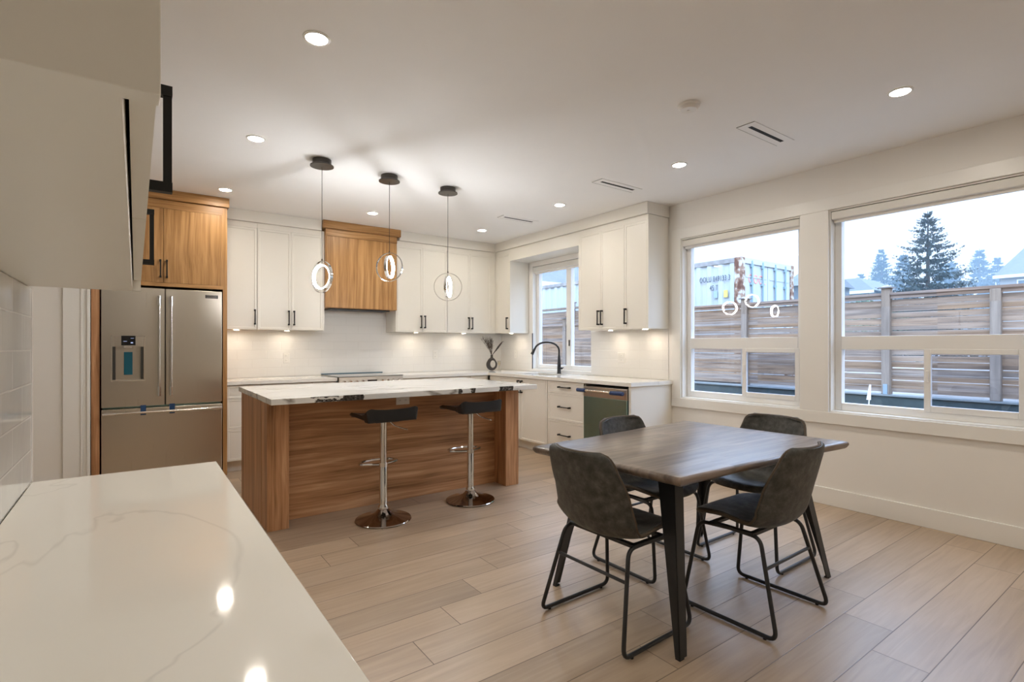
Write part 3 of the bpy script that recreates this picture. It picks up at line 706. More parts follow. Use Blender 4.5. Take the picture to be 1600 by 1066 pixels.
# ------------------------------------------------------------------ ring pendants
def pendant(x, y, zc, ro, inner_deg, outer_deg, label):
    p = thing('ring_pendant', label, 'pendant light', (x, y, CEIL), 'ring pendants over the island')
    MB().lathe([(0.070, CEIL - 0.0005), (0.070, CEIL - 0.038), (0.088, CEIL - 0.046), (0.088, CEIL - 0.053), (0.010, CEIL - 0.054)], (x, y, 0), seg=40).build('canopy', M['canopy'], p, angle=30)
    MB().cyl((x, y, CEIL - 0.054), (x, y, zc + ro + 0.012), 0.0022, seg=8).build('cord', M['cord'], p)
    MB().cyl((x, y, zc + ro - 0.004), (x, y, zc + ro + 0.016), 0.0065, 0.004, seg=12).cyl((x, y, zc + 0.094), (x, y, zc + ro), 0.0018, seg=8).build('ferrule', M['canopy'], p)
    def band(r0, r1, half, deg, mat, name, par, inner_mat=None):
        """flat hoop standing upright, its plane along deg; r0..r1 radial, half = half depth"""
        d = Vector((math.cos(R(deg)), math.sin(R(deg)), 0)); n = Vector((-d.y, d.x, 0)); c = Vector((x, y, zc))
        m = MB(); seg = 72; rings = []
        for k in range(seg):
            a = 2 * PI * k / seg; u = d * math.cos(a) + Vector((0, 0, math.sin(a)))
            rings.append([m.bm.verts.new(c + u * r + n * w) for r, w in ((r0, -half), (r1, -half), (r1, half), (r0, half))])
        for k in range(seg):
            A, B = rings[k], rings[(k + 1) % seg]
            for q in range(4): m.bm.faces.new((A[q], A[(q + 1) % 4], B[(q + 1) % 4], B[q]))
        bmesh.ops.recalc_face_normals(m.bm, faces=m.bm.faces)
        return m.build(name, mat, par)
    band(ro - 0.004, ro, 0.008, outer_deg, M['chrome'], 'outer_ring', p)
    ir = band(0.0956, 0.0972, 0.0122, inner_deg, M['chrome'], 'inner_ring', p)
    band(0.0890, 0.0955, 0.0125, inner_deg, M['ring'], 'led_strip', ir)
    return p
pendant(1.176, 4.150, 1.810, 0.125, 116, 110, 'ring pendant over the island nearest the fridge, glowing ring seen as an open oval')
pendant(1.750, 4.200, 1.943, 0.122, 47, 130, 'middle ring pendant over the island, hung highest in front of the walnut hood')
pendant(2.321, 4.212, 1.813, 0.128, 46, 151, 'ring pendant over the island nearest the sink window, glowing ring nearly edge-on')

# ------------------------------------------------------------------ kitchen: fridge wall
FY = 5.81
e = thing('fridge_cabinet', 'walnut cabinet surround over and beside the steel fridge', 'cabinet', (0.22, 6.15, 0))
MB().box(0.6955, 0.733, FY, BW - 0.012, 0, 2.63).build('side_panel', M['wood'], e, bevel=0.001)
MB().box(-0.313, -0.255, FY, BW - 0.012, 0, 2.63).build('side_panel', M['island_v'], e, bevel=0.001)  # laminate swapped here to put the panel's shade into its colour
MB().box(-0.255, 0.6955, FY + 0.02, BW - 0.012, 1.83, 2.63).build('carcass', M['wood'], e)
MB().box(-0.255, 0.6955, FY - 0.001, FY + 0.0199, 1.825, 1.860).build('bottom_rail', M['wood_h'], e, bevel=0.001)
MB().box(-0.255, 0.6955, FY - 0.0005, FY + 0.0199, 2.552, 2.63).build('frieze', M['wood_h'], e, bevel=0.001)
MB().box(0.678, 0.6955, FY - 0.0005, FY + 0.0199, 1.860, 2.552).build('stile', M['wood'], e, bevel=0.001)
MB().box(-0.255, -0.237, FY - 0.0005, FY + 0.0199, 1.860, 2.552).build('stile', M['wood'], e, bevel=0.001)
MB().box(-0.335, 0.748, FY - 0.035, FY + 0.30, 2.633, CEIL - 0.001).build('crown', M['wood_h'], e, bevel=0.002)
d = shaker('door', M['wood'], e, 'y-', FY - 0.001, 0.2105, 0.678, 1.860, 2.552, flat=True); pull(d, 'y-', FY - 0.001, 0.236, 1.905, 2.07)
d = shaker('door', M['wood'], e, 'y-', FY - 0.001, -0.237, 0.2105, 1.860, 2.552, flat=True); pull(d, 'y-', FY - 0.001, 0.186, 1.905, 2.07)

f = thing('refrigerator', 'stainless french door refrigerator in the walnut surround', 'refrigerator', (0.22, 6.1, 0))
FF = 5.795
MB().box(-0.240, 0.682, 5.865, BW - 0.03, 0.02, 1.80).build('cabinet_body', M['steel_dark'], f, bevel=0.004)
MB().box(-0.235, 0.677, 5.88, 6.1, 0.0, 0.03).build('plinth', M['black'], f)
# left door with a dispenser recess
dx0, dx1, nz0, nz1, nx0, nx1 = -0.243, 0.2185, 0.965, 1.266, -0.166, 0.060
m = MB()
m.box(dx0, nx0, FF, 5.86, 0.728, 1.802).box(nx1, dx1, FF, 5.86, 0.728, 1.802).box(nx0, nx1, FF, 5.86, nz1, 1.802).box(nx0, nx1, FF, 5.86, 0.728, nz0)
ld = m.build('door', M['steel'], f)
m = MB(); m.box(nx0, nx1, 5.850, 5.859, nz0, nz1).box(nx0, nx1, FF + 0.003, 5.849, nz0, nz0 + 0.006)
m.build('dispenser_recess', M['steel'], ld)
for xa, xb in ((nx0, nx0 + 0.022), (nx1 - 0.022, nx1)):
    MB().box(xa, xb, FF + 0.006, 5.8495, nz0 + 0.0065, nz1).build('recess_side', M['recess'], ld)
m = MB(); t = 0.006; a, b_, c, d_ = -0.176, 0.070, 0.958, 1.363
m.box(a, b_, FF - 0.003, FF, d_ - 0.004, d_).box(a, a + 0.004, FF - 0.003, FF, c, d_).box(b_ - 0.004, b_, FF - 0.003, FF, c, d_).box(a, b_, FF - 0.006, FF, c, c + 0.007)
m.build('dispenser_frame', M['satin'], ld)
dp = MB().box(-0.103, 0.0, FF - 0.0035, FF + 0.001, 1.278, 1.364).build('display', M['display'], ld)
for q in ((-0.035, -0.018, 1.296, 1.306), (-0.088, -0.062, 1.312, 1.316), (-0.035, -0.012, 1.340, 1.343)):
    MB().box(q[0], q[1], FF - 0.0042, FF - 0.0036, q[2], q[3]).build('lit_icon', M['display_lit'], dp)
MB().box(-0.086, -0.020, FF - 0.006, FF + 0.02, 1.252, 1.275).build('spout', M['satin'], ld, bevel=0.003)
MB().box(-0.085, -0.022, 5.844, 5.8495, 1.012, 1.218).build('paddle', M['tealfilm'], ld, bevel=0.002)
rd = MB().box(0.2265, 0.687, FF, 5.86, 0.728, 1.802).build('door', M['steel'], f, bevel=0.005)
lg = MB().box(0.545, 0.652, FF - 0.003, FF, 1.732, 1.764).build('badge', M['black'], rd, bevel=0.002)
MB().box(0.550, 0.647, FF - 0.0045, FF - 0.003, 1.754, 1.757).box(0.550, 0.647, FF - 0.0045, FF - 0.003, 1.739, 1.742).build('badge_lines', M['satin'], lg)
MB().box(0.2185, 0.2265, 5.82, 5.86, 0.728, 1.80).build('door_gasket', M['black'], f)
def fridge_handle(x, par):
    h = MB().cyl((x, FF - 0.045, 0.83), (x, FF - 0.045, 1.72), 0.0115, seg=18).build('handle', M['satin'], par)
    for z0, z1 in ((0.812, 0.90), (1.64, 1.732)):
        m = MB().cyl((x, FF - 0.045, z0), (x, FF - 0.045, z1), 0.0155, seg=18).box(x - 0.011, x + 0.011, FF - 0.045, FF, (z0 + z1) / 2 - 0.02, (z0 + z1) / 2 + 0.02)
        m.build('end_cap', M['chrome'], h, bevel=0.002)
fridge_handle(0.176, ld); fridge_handle(0.268, rd)
fz = MB().box(-0.243, 0.687, FF, 5.86, 0.075, 0.709).build('freezer_drawer', M['steel'], f, bevel=0.005)
h = MB().cyl((-0.20, FF - 0.045, 0.672), (0.645, FF - 0.045, 0.672), 0.0115, seg=18).build('handle', M['satin'], fz)
for xa, xb in ((-0.236, -0.14), (0.585, 0.682)):
    MB().cyl((xa, FF - 0.045, 0.672), (xb, FF - 0.045, 0.672), 0.0155, seg=18).box((xa + xb) / 2 - 0.02, (xa + xb) / 2 + 0.02, FF - 0.045, FF, 0.661, 0.683).build('end_cap', M['chrome'], h, bevel=0.002)
for xa, xb in ((0.036, 0.078), (0.256, 0.298)):
    MB().box(xa, xb, FF - 0.0022, FF - 0.0002, 0.645, 0.735).build('tape', M['bluetape'], fz)

# ------------------------------------------------------------------ base cabinets, back run
BF, BT = 5.885, 0.8775
def base_body(e, ax, face, a0, a1, depth, toe=0.075, mat='cabinet', toe_h=0.105):
    m = MB(); fbox(m, ax, face, a0, a1, -depth, -0.0205, toe_h, BT); m.build('carcass', M[mat], e)
    m = MB(); fbox(m, ax, face, a0, a1, -depth, -toe, 0, toe_h); m.build('toe_kick', M[mat], e)
def drawers(e, ax, face, a0, a1, splits, half=0.08):
    for z0, z1 in splits:
        d = shaker('drawer', M['cabinet'], e, ax, face, a0, a1, z0, z1)
        pull(d, ax, face, (a0 + a1) / 2, (z0 + z1) / 2 + 0.005, 0, True, half)
DS = [(0.112, 0.430), (0.430, 0.738), (0.738, 0.872)]
dep = BW - 0.012 - BF
e = thing('base_cabinet', 'cream drawer base cabinet between the fridge surround and the range', 'cabinet', (1.15, 6.2, 0))
base_body(e, 'y-', BF, 0.735, 1.565, dep); drawers(e, 'y-', BF, 0.735, 1.565, DS)
e = thing('base_cabinet', 'narrow cream base cabinet directly left of the range', 'cabinet', (1.69, 6.2, 0))
base_body(e, 'y-', BF, 1.567, 1.828, dep); d = shaker('door', M['cabinet'], e, 'y-', BF, 1.567, 1.828, 0.112, 0.872); pull(d, 'y-', BF, 1.60, 0.69, 0.85)
e = thing('base_cabinet', 'cream drawer base cabinet on the back wall just right of the range', 'cabinet', (3.1, 6.2, 0))
base_body(e, 'y-', BF, 2.612, 3.582, dep); drawers(e, 'y-', BF, 2.612, 3.582, DS)
e = thing('base_cabinet', 'cream filler base cabinet in the inner corner of the worktop', 'cabinet', (3.7, 6.2, 0))
base_body(e, 'y-', BF, 3.584, 3.87, dep); shaker('door', M['cabinet'], e, 'y-', BF, 3.584, 3.85, 0.112, 0.872)

# range
r = thing('range', 'stainless slide-in range under the walnut hood', 'range', (2.22, 6.2, 0))
RF = 5.84
MB().box(1.836, 2.604, RF + 0.045, BW - 0.03, 0.0, 0.905).build('body', M['steel_dark'], r)
MB().box(1.831, 2.609, RF - 0.005, BW - 0.012, 0.919, 0.928).build('cooktop', M['cooktop'], r, bevel=0.002)
MB().box(1.826, 2.604, 6.472, 6.486, 0.928, 0.936).build('film_edge', M['bluefilm'], r)
cp = MB().hexa([(1.838, RF - 0.022, 0.80), (2.602, RF - 0.022, 0.80), (2.602, RF + 0.05, 0.80), (1.838, RF + 0.05, 0.80)],
               [(1.838, RF - 0.004, 0.918), (2.602, RF - 0.004, 0.918), (2.602, RF + 0.05, 0.918), (1.838, RF + 0.05, 0.918)]).build('control_panel', M['steel_band'], r, bevel=0.003)
MB().box(2.165, 2.275, RF - 0.022, RF - 0.010, 0.848, 0.882).build('display', M['display'], cp)
for x in (1.895, 1.965, 2.035, 2.105, 2.335, 2.405, 2.475, 2.545):
    MB().cyl((x, RF - 0.012, 0.868), (x, RF - 0.042, 0.862), 0.021, 0.018, seg=18).build('knob', M['chrome'], cp, bevel=0.002)
od = MB().box(1.842, 2.598, RF - 0.02, RF + 0.044, 0.24, 0.79).build('oven_door', M['steel'], r, bevel=0.004)
MB().box(1.93, 2.51, RF - 0.022, RF - 0.0195, 0.33, 0.64).build('oven_window', M['display'], od)
MB().cyl((1.88, RF - 0.06, 0.745), (2.56, RF - 0.06, 0.745), 0.012).box(1.90, 1.92, RF - 0.06, RF - 0.02, 0.735, 0.755).box(2.52, 2.54, RF - 0.06, RF - 0.02, 0.735, 0.755).build('handle', M['satin'], od)
MB().box(1.842, 2.598, RF - 0.015, RF + 0.044, 0.06, 0.232).build('warming_drawer', M['steel'], r, bevel=0.004)

# worktops
wt1 = MB().box(0.735, 1.829, 5.862, BW - 0.0115, 0.879, 0.916).build('worktop', M['quartz'], bevel=0.002)
tag(wt1, 'short white quartz worktop between the fridge and the range', 'worktop')
CX = 3.848; CY = 3.372
mb = MB()
sk = (3.99, 4.36, 4.78, 5.42)     # sink cut-out x0 x1 y0 y1
mb.box(2.611, RW - 0.0115, 5.862, BW - 0.0115, 0.879, 0.916)
mb.box(CX, sk[0], CY, 5.862, 0.879, 0.916).box(sk[1], RW - 0.0115, CY, 5.862, 0.879, 0.916).box(sk[0], sk[1], CY, sk[2], 0.879, 0.916).box(sk[0], sk[1], sk[3], 5.862, 0.879, 0.916)
bmesh.ops.remove_doubles(mb.bm, verts=mb.bm.verts, dist=1e-5)
tag(mb.build('worktop', M['quartz']), 'L-shaped white quartz worktop from the range round past the sink window', 'worktop')
s = thing('sink', 'undermount steel sink below the black faucet', 'sink', (4.175, 5.10, 0.70))
m = MB(); a, b_, c, d_ = sk
m.box(a - 0.012, a, c - 0.012, d_ + 0.012, 0.70, 0.8785).box(b_, b_ + 0.012, c - 0.012, d_ + 0.012, 0.70, 0.8785).box(a, b_, c - 0.012, c, 0.70, 0.8785).box(a, b_, d_, d_ + 0.012, 0.70, 0.8785).box(a - 0.012, b_ + 0.012, c - 0.012, d_ + 0.012, 0.688, 0.70)
m.build('basin', M['sinksteel'], s)
MB().lathe([(0.04, 0.7005), (0.04, 0.703), (0.03, 0.704)], (4.175, 5.10, 0), seg=20).build('drain', M['chrome'], s)

# right run of base cabinets
XFACE = 3.87
depx = RW - 0.012 - XFACE
e = thing('base_cabinet', 'cream two-door sink base cabinet under the black faucet', 'cabinet', (4.2, 5.25, 0))
m = MB(); fbox(m, 'x-', XFACE, 4.655, 5.86, -depx, -0.0205, 0.105, 0.66); fbox(m, 'x-', XFACE, 4.655, 4.75, -depx, -0.0205, 0.66, BT); fbox(m, 'x-', XFACE, 5.45, 5.86, -depx, -0.0205, 0.66, BT); fbox(m, 'x-', XFACE, 4.75, 5.45, -0.09, -0.0205, 0.66, BT)
m.build('carcass', M['cabinet'], e)
m = MB(); fbox(m, 'x-', XFACE, 4.655, 5.86, -depx, -0.075, 0, 0.105); m.build('toe_kick', M['cabinet'], e)
d = shaker('door', M['cabinet'], e, 'x-', XFACE, 4.682, 5.168, 0.112, 0.872); pull(d, 'x-', XFACE, 5.135, 0.69, 0.845)
d = shaker('door', M['cabinet'], e, 'x-', XFACE, 5.168, 5.655, 0.112, 0.872); pull(d, 'x-', XFACE, 5.201, 0.69, 0.845)
m = MB(); fbox(m, 'x-', XFACE, 4.655, 4.682, -0.0205, -0.001, 0.112, 0.872); m.build('stile', M['cabinet'], e); m = MB(); fbox(m, 'x-', XFACE, 5.655, 5.86, -0.0205, -0.001, 0.112, 0.872); m.build('stile', M['cabinet'], e)
e = thing('base_cabinet', 'cream three-drawer base cabinet left of the dishwasher', 'cabinet', (4.2, 4.34, 0))
base_body(e, 'x-', XFACE, 4.040, 4.653, depx); drawers(e, 'x-', XFACE, 4.045, 4.645, DS, 0.095)
dw = thing('dishwasher', 'stainless dishwasher with blue foam on its handle ends', 'dishwasher', (4.2, 3.73, 0))
MB().box(XFACE + 0.03, RW - 0.02, 3.425, 4.035, 0.10, 0.855).build('tub', M['black'], dw)
MB().box(XFACE + 0.06, RW - 0.02, 3.425, 4.035, 0.0, 0.10).build('toe_kick', M['black'], dw)
MB().box(XFACE - 0.018, XFACE + 0.029, 3.43, 4.03, 0.742, 0.848).build('control_band', M['steel_band'], dw, bevel=0.003)
MB().box(XFACE - 0.018, XFACE + 0.029, 3.43, 4.03, 0.112, 0.7405).build('door', M['steel_dark'], dw, bevel=0.003)
h = MB().cyl((XFACE - 0.068, 3.45, 0.808), (XFACE - 0.068, 4.06, 0.808), 0.0115, seg=16).box(XFACE - 0.068, XFACE - 0.018, 3.47, 3.49, 0.80, 0.816).box(XFACE - 0.068, XFACE - 0.018, 3.98, 4.0, 0.80, 0.816).build('handle', M['satin'], dw)
for ya, yb in ((3.435, 3.60), (3.955, 4.075)):
    MB().cyl((XFACE - 0.068, ya, 0.808), (XFACE - 0.068, yb, 0.808), 0.020, seg=14).build('foam_wrap', M['bluefoam'], h, bevel=0.004)
tag(MB().box(XFACE, RW - 0.001, 3.392, 3.4235, 0, BT).build('end_panel', M['cabinet'], bevel=0.001), 'plain cream end panel closing the run beside the dishwasher', 'panel')

# ------------------------------------------------------------------ wall cabinets
UF, UX, UB, UT = 6.17, 4.17, 1.45, 2.545
def wall_body(e, ax, face, a0, a1, depth, z0=UB, z1=2.60):
    m = MB(); fbox(m, ax, face, a0, a1, -depth, -0.0205, z0, z1); m.build('carcass', M['cabinet'], e)
    m = MB(); fbox(m, ax, face, a0, a1, -0.0204, 0, UT, z1); m.build('frieze', M['cabinet'], e)
ud = BW - 0.0115 - UF
HZ = (1.502, 1.665)
e = thing('wall_cabinet', 'cream single-door wall cabinet beside the walnut fridge surround', 'cabinet', (0.9, 6.3, UB))
wall_body(e, 'y-', UF, 0.735, 1.065, ud); d = shaker('door', M['cabinet'], e, 'y-', UF, 0.752, 1.064, UB, UT); pull(d, 'y-', UF, 1.040, *HZ)
m = MB(); fbox(m, 'y-', UF, 0.735, 0.752, -0.0204, 0, UB, UT); m.build('stile', M['cabinet'], e)
e = thing('wall_cabinet', 'cream two-door wall cabinet directly left of the walnut range hood', 'cabinet', (1.42, 6.3, UB))
wall_body(e, 'y-', UF, 1.067, 1.776, ud)
d = shaker('door', M['cabinet'], e, 'y-', UF, 1.067, 1.412, UB, UT); pull(d, 'y-', UF, 1.384, *HZ)
d = shaker('door', M['cabinet'], e, 'y-', UF, 1.412, 1.757, UB, UT); pull(d, 'y-', UF, 1.440, *HZ)
m = MB(); fbox(m, 'y-', UF, 1.757, 1.776, -0.0204, 0, UB, UT); m.build('stile', M['cabinet'], e)
e = thing('wall_cabinet', 'cream two-door wall cabinet directly right of the walnut range hood', 'cabinet', (3.02, 6.3, UB))
wall_body(e, 'y-', UF, 2.656, 3.389, ud)
d = shaker('door', M['cabinet'], e, 'y-', UF, 2.672, 3.026, UB, UT); pull(d, 'y-', UF, 2.998, *HZ)
d = shaker('door', M['cabinet'], e, 'y-', UF, 3.026, 3.388, UB, UT); pull(d, 'y-', UF, 3.054, *HZ)
m = MB(); fbox(m, 'y-', UF, 2.656, 2.672, -0.0204, 0, UB, UT); m.build('stile', M['cabinet'], e)
e = thing('wall_cabinet', 'cream two-door wall cabinet on the back wall above the ring vase', 'cabinet', (3.78, 6.3, UB))
wall_body(e, 'y-', UF, 3.391, 4.168, ud)
d = shaker('door', M['cabinet'], e, 'y-', UF, 3.392, 3.745, UB, UT); pull(d, 'y-', UF, 3.717, *HZ)
d = shaker('door', M['cabinet'], e, 'y-', UF, 3.745, 4.098, UB, UT); pull(d, 'y-', UF, 3.773, *HZ)
m = MB(); fbox(m, 'y-', UF, 4.099, 4.168, -0.0204, 0, UB, UT); m.build('stile', M['cabinet'], e)
uxd = RW - 0.0115 - UX
e = thing('wall_cabinet', 'narrow cream corner wall cabinet left of the sink window', 'cabinet', (4.33, 6.0, UB))
wall_body(e, 'x-', UX, 5.811, 6.168, uxd); d = shaker('door', M['cabinet'], e, 'x-', UX, 5.832, 6.12, UB, UT); pull(d, 'x-', UX, 5.862, *HZ)
m = MB(); fbox(m, 'x-', UX, 5.811, 5.832, -0.0204, 0, UB, UT); m.build('stile', M['cabinet'], e); m = MB(); fbox(m, 'x-', UX, 6.12, 6.168, -0.0204, 0, UB, UT); m.build('stile', M['cabinet'], e)
e = thing('wall_cabinet', 'cream three-door wall cabinet right of the sink window', 'cabinet', (4.33, 3.94, UB))
wall_body(e, 'x-', UX, 3.431, 4.446, uxd)
d = shaker('door', M['cabinet'], e, 'x-', UX, 4.090, 4.430, UB, UT); pull(d, 'x-', UX, 4.116, *HZ)
d = shaker('door', M['cabinet'], e, 'x-', UX, 3.748, 4.090, UB, UT); pull(d, 'x-', UX, 4.064, *HZ)
d = shaker('door', M['cabinet'], e, 'x-', UX, 3.450, 3.748, UB, UT); pull(d, 'x-', UX, 3.722, *HZ)
m = MB(); fbox(m, 'x-', UX, 3.431, 3.450, -0.0204, 0, UB, UT); m.build('stile', M['cabinet'], e); m = MB(); fbox(m, 'x-', UX, 4.430, 4.446, -0.0204, 0, UB, UT); m.build('stile', M['cabinet'], e)
tag(MB().box(UX, RW - 0.0115, 4.4465, 5.8105, 2.44, 2.60).build('valance', M['cabinet']), 'cream bridge panel above the sink window joining the wall cabinets', 'valance')
# crown boards on top of the wall cabinets
m = MB(); m.box(0.75, 1.742, UF - 0.030, BW - 0.0115, 2.603, CEIL - 0.001)
tag(m.build('crown_moulding', M['cabinet'], bevel=0.002), 'cream crown board between the fridge surround and the hood', 'moulding')
m = MB(); m.prism([(2.694, UF - 0.030), (UX - 0.030, UF - 0.030), (UX - 0.030, 3.418), (RW - 0.0115, 3.418), (RW - 0.0115, BW - 0.0115), (2.694, BW - 0.0115)], 2.603, CEIL - 0.001)
tag(m.build('crown_moulding', M['cabinet'], bevel=0.002), 'cream crown board turning the corner above the sink-side wall cabinets', 'moulding')
# hood
h = thing('range_hood', 'walnut box range hood above the range', 'range hood', (2.215, 6.3, 1.71))
MB().box(1.778, 2.654, 6.135, BW - 0.0115, 1.716, 2.63).build('body', M['wood'], h, bevel=0.001)
MB().box(1.790, 2.642, 6.128, 6.1349, 1.722, 2.548).build('front_panel', M['wood'], h, bevel=0.0015)
MB().box(1.778, 2.654, 6.126, 6.1349, 2.553, 2.631).build('frieze', M['wood_h'], h, bevel=0.001)
MB().box(1.744, 2.692, 6.092, BW - 0.0115, 2.632, CEIL - 0.001).build('crown', M['wood_h'], h, bevel=0.002)
MB().box(1.85, 2.58, 6.18, 6.45, 1.700, 1.7155).build('filter_insert', M['black'], h, bevel=0.002)

def puck(x, y, label):
    p = thing('cabinet_light', label, 'light', (x, y, UB), 'puck lamps under the wall cabinets')
    MB().lathe([(0.026, UB - 0.0005), (0.034, UB - 0.0005), (0.033, UB - 0.006), (0.027, UB - 0.008)], (x, y, 0), seg=24, close=False).build('rim', M['plastic'], p)
    MB().cyl((x, y, UB - 0.006), (x, y, UB - 0.001), 0.0265, seg=20).build('lens', M['puck'], p); return p
PK = [(0.885, 6.31, 'lit puck lamp under the wall cabinet nearest the fridge'), (1.395, 6.31, 'lit puck lamp under the two-door cabinet left of the hood'),
      (3.00, 6.31, 'lit puck lamp under the cabinet right of the hood'), (3.73, 6.31, 'lit puck lamp under the back-wall cabinet by the ring vase'),
      (4.31, 5.975, 'lit puck lamp under the narrow corner cabinet'), (4.31, 4.075, 'lit puck lamp under the sink-side cabinet, nearer the window'),
      (4.31, 3.585, 'lit puck lamp under the free end of the sink-side cabinet')]
p0 = puck(*PK[0])
for (x, y, lab) in PK[1:]: dup(p0, (x, y, UB), label=lab)

# outlets
def outlet(ax, face, a, z, label, w=0.07, h=0.115, two=False):
    if ax == 'y-': loc = (a, face, z)
    else: loc = (face, a, z)
    o = thing('wall_outlet', label, 'outlet', loc)
    m = MB(); fbox(m, ax, face, a - w / 2, a + w / 2, 0, 0.005, z - h / 2, z + h / 2); m.build('cover_plate', M['plastic'], o, bevel=0.002)
    for k in ((-1, 1)):
        m = MB()
        if h > w: fbox(m, ax, face, a - 0.014, a + 0.014, 0.005, 0.0068, z + k * 0.026 - 0.013, z + k * 0.026 + 0.013)
        else: fbox(m, ax, face, a + k * 0.026 - 0.013, a + k * 0.026 + 0.013, 0.005, 0.0068, z - 0.014, z + 0.014)
        rc = m.build('receptacle', M['plastic'], o, bevel=0.002)
        m = MB()
        for q in (-1, 1):
            if h > w: fbox(m, ax, face, a + q * 0.005 - 0.001, a + q * 0.005 + 0.001, 0.0068, 0.0071, z + k * 0.026 - 0.004, z + k * 0.026 + 0.005)
            else: fbox(m, ax, face, a + k * 0.026 + q * 0.005 - 0.001, a + k * 0.026 + q * 0.005 + 0.001, 0.0068, 0.0071, z - 0.004, z + 0.005)
        m.build('slots', M['slot'], rc)
outlet('y-', BW - 0.0101, 1.43, 1.13, 'white outlet on the backsplash between fridge and range')
outlet('y-', BW - 0.0101, 3.375, 1.15, 'white outlet on the backsplash between range and vase')
outlet('x-', RW - 0.0101, 4.075, 1.137, 'wide white outlet on the backsplash right of the sink window', w=0.115, h=0.116)
outlet('x-', RW - 0.0101, 6.11, 1.15, 'white outlet on the backsplash between vase and sink window')

# faucet
fa = thing('faucet', 'black gooseneck kitchen faucet in front of the sink window', 'faucet', (4.40, 5.06, 0.916))
fx, fy = 4.41, 5.065
MB().lathe([(0.027, 0.9162), (0.027, 0.925), (0.024, 0.93), (0.023, 1.0), (0.019, 1.09), (0.0145, 1.15), (0.0135, 1.155)], (fx, fy, 0), seg=24).build('base', M['black'], fa)
arc = [(fx, fy, 1.15), (fx, fy, 1.20)]
for k in range(13):
    a = PI * k / 12 * 0.93
    arc.append((fx - 0.105 + 0.105 * math.cos(a), fy + 0.12 - 0.12 * math.cos(a), 1.215 + 0.105 * math.sin(a)))
MB().tube(arc, 0.0125, seg=14).build('spout', M['black'], fa)
pe = Vector(arc[-1]); dr = (Vector(arc[-1]) - Vector(arc[-2])).normalized()
MB().cyl(pe, pe + dr * 0.03, 0.0145, 0.016, seg=16).cyl(pe + dr * 0.03, pe + dr * 0.085, 0.017, 0.021, seg=16).build('spray_head', M['black'], fa)
MB().cyl((fx, fy, 0.985), (fx + 0.0, fy - 0.055, 0.985), 0.014, seg=14).cyl((fx, fy - 0.045, 0.985), (fx, fy - 0.085, 0.995), 0.007, seg=10).build('lever', M['black'], fa)

# vase with dried grass, little glass
vx, vy = 4.16, 6.25
v = thing('vase', 'dark ring-shaped vase with a round hole in the worktop corner', 'vase', (vx, vy, 0.916))
m = MB(); nseg = 40; ring = []
cdir = Vector((math.cos(R(-35)), math.sin(R(-35)), 0)); ndir = Vector((-cdir.y, cdir.x, 0))
for k in range(nseg):
    a = 2 * PI * k / nseg
    oc = Vector((0.080 * math.cos(a), 0.085 * math.sin(a) + 0.086))
    if math.sin(a) > 0.6: oc = oc + Vector((0, (math.sin(a) - 0.6) * 0.045))
    ic = Vector((0.016 + 0.036 * math.cos(a), 0.052 * math.sin(a) + 0.094))
    c = (oc + ic) / 2; hw = (oc - ic) / 2
    rr = []
    for q in range(12):
        b_ = 2 * PI * q / 12
        p2 = c + hw * math.cos(b_)
        rr.append(m.bm.verts.new(Vector((vx, vy, 0.9165)) + cdir * p2.x + ndir * (0.034 * math.sin(b_)) + Vector((0, 0, max(p2.y, 0.0005)))))
    ring.append(rr)
for k in range(nseg):
    A, B = ring[k], ring[(k + 1) % nseg]
    for q in range(12): m.bm.faces.new((A[q], A[(q + 1) % 12], B[(q + 1) % 12], B[q]))
bmesh.ops.recalc_face_normals(m.bm, faces=m.bm.faces)
m.build('body', M['vase'], v, angle=60)
MB().lathe([(0.034, 1.075), (0.020, 1.105), (0.016, 1.13), (0.019, 1.142), (0.014, 1.143), (0.011, 1.12)], (vx, vy, 0), seg=20).build('neck', M['vase'], v)
g = thing('dried_grass', 'spray of dark dried grass standing in the ring-shaped vase', 'dried grass', (vx, vy, 1.13))
m = MB(); rnd = random.Random(3)
for k in range(17):
    lean = -0.14 + 0.0095 * k + rnd.uniform(-0.02, 0.02); hh = rnd.uniform(0.20, 0.265)
    dv = cdir * lean + ndir * rnd.uniform(-0.05, 0.05)
    base = Vector((vx, vy, 1.125)); pts = [base + dv * (t ** 1.3) + Vector((0, 0, hh * t)) for t in (0, .25, .5, .75, 1)]
    m.tube(pts, [0.0022, 0.002, 0.0016, 0.0011, 0.0005], seg=5)
    for q in range(42):
        t = rnd.uniform(0.40, 1.0); p = base + dv * (t ** 1.3) + Vector((0, 0, hh * t))
        m.tube([p, p + Vector((rnd.uniform(-.022, .022), rnd.uniform(-.022, .022), rnd.uniform(.012, .045)))], 0.0007, seg=3)
m.build('stems', M['dried'], g)
m = MB()
base = Vector((vx, vy, 1.13)); tip = cdir * 0.155 + Vector((0, 0, 0.205))
m.tube([base, base + tip * .35, base + tip * .6, base + tip * .85, base + tip], [0.003, 0.008, 0.013, 0.010, 0.002], seg=8)
for q in range(60):
    t = rnd.uniform(.3, 1); p = base + tip * t
    m.tube([p, p + cdir * rnd.uniform(0.0, .03) + ndir * rnd.uniform(-.02, .02) + Vector((0, 0, rnd.uniform(-.004, .028)))], 0.001, seg=3)
m.build('plume', M['vase'], g)
c = thing('glass_candle_holder', 'small stemmed glass candle holder beside the ring vase', 'candle holder', (4.315, 6.29, 0.916))
MB().lathe([(0.024, 0.9165), (0.024, 0.920), (0.006, 0.926), (0.005, 0.965), (0.012, 0.975), (0.024, 0.995), (0.026, 1.055), (0.023, 1.055), (0.021, 0.998), (0.005, 0.985)], (4.315, 6.29, 0), seg=20, close=False).build('glass', M['clear'], c)
MB().cyl((4.315, 6.29, 0.988), (4.315, 6.29, 1.04), 0.016, seg=16).build('candle', M['wax'], c)

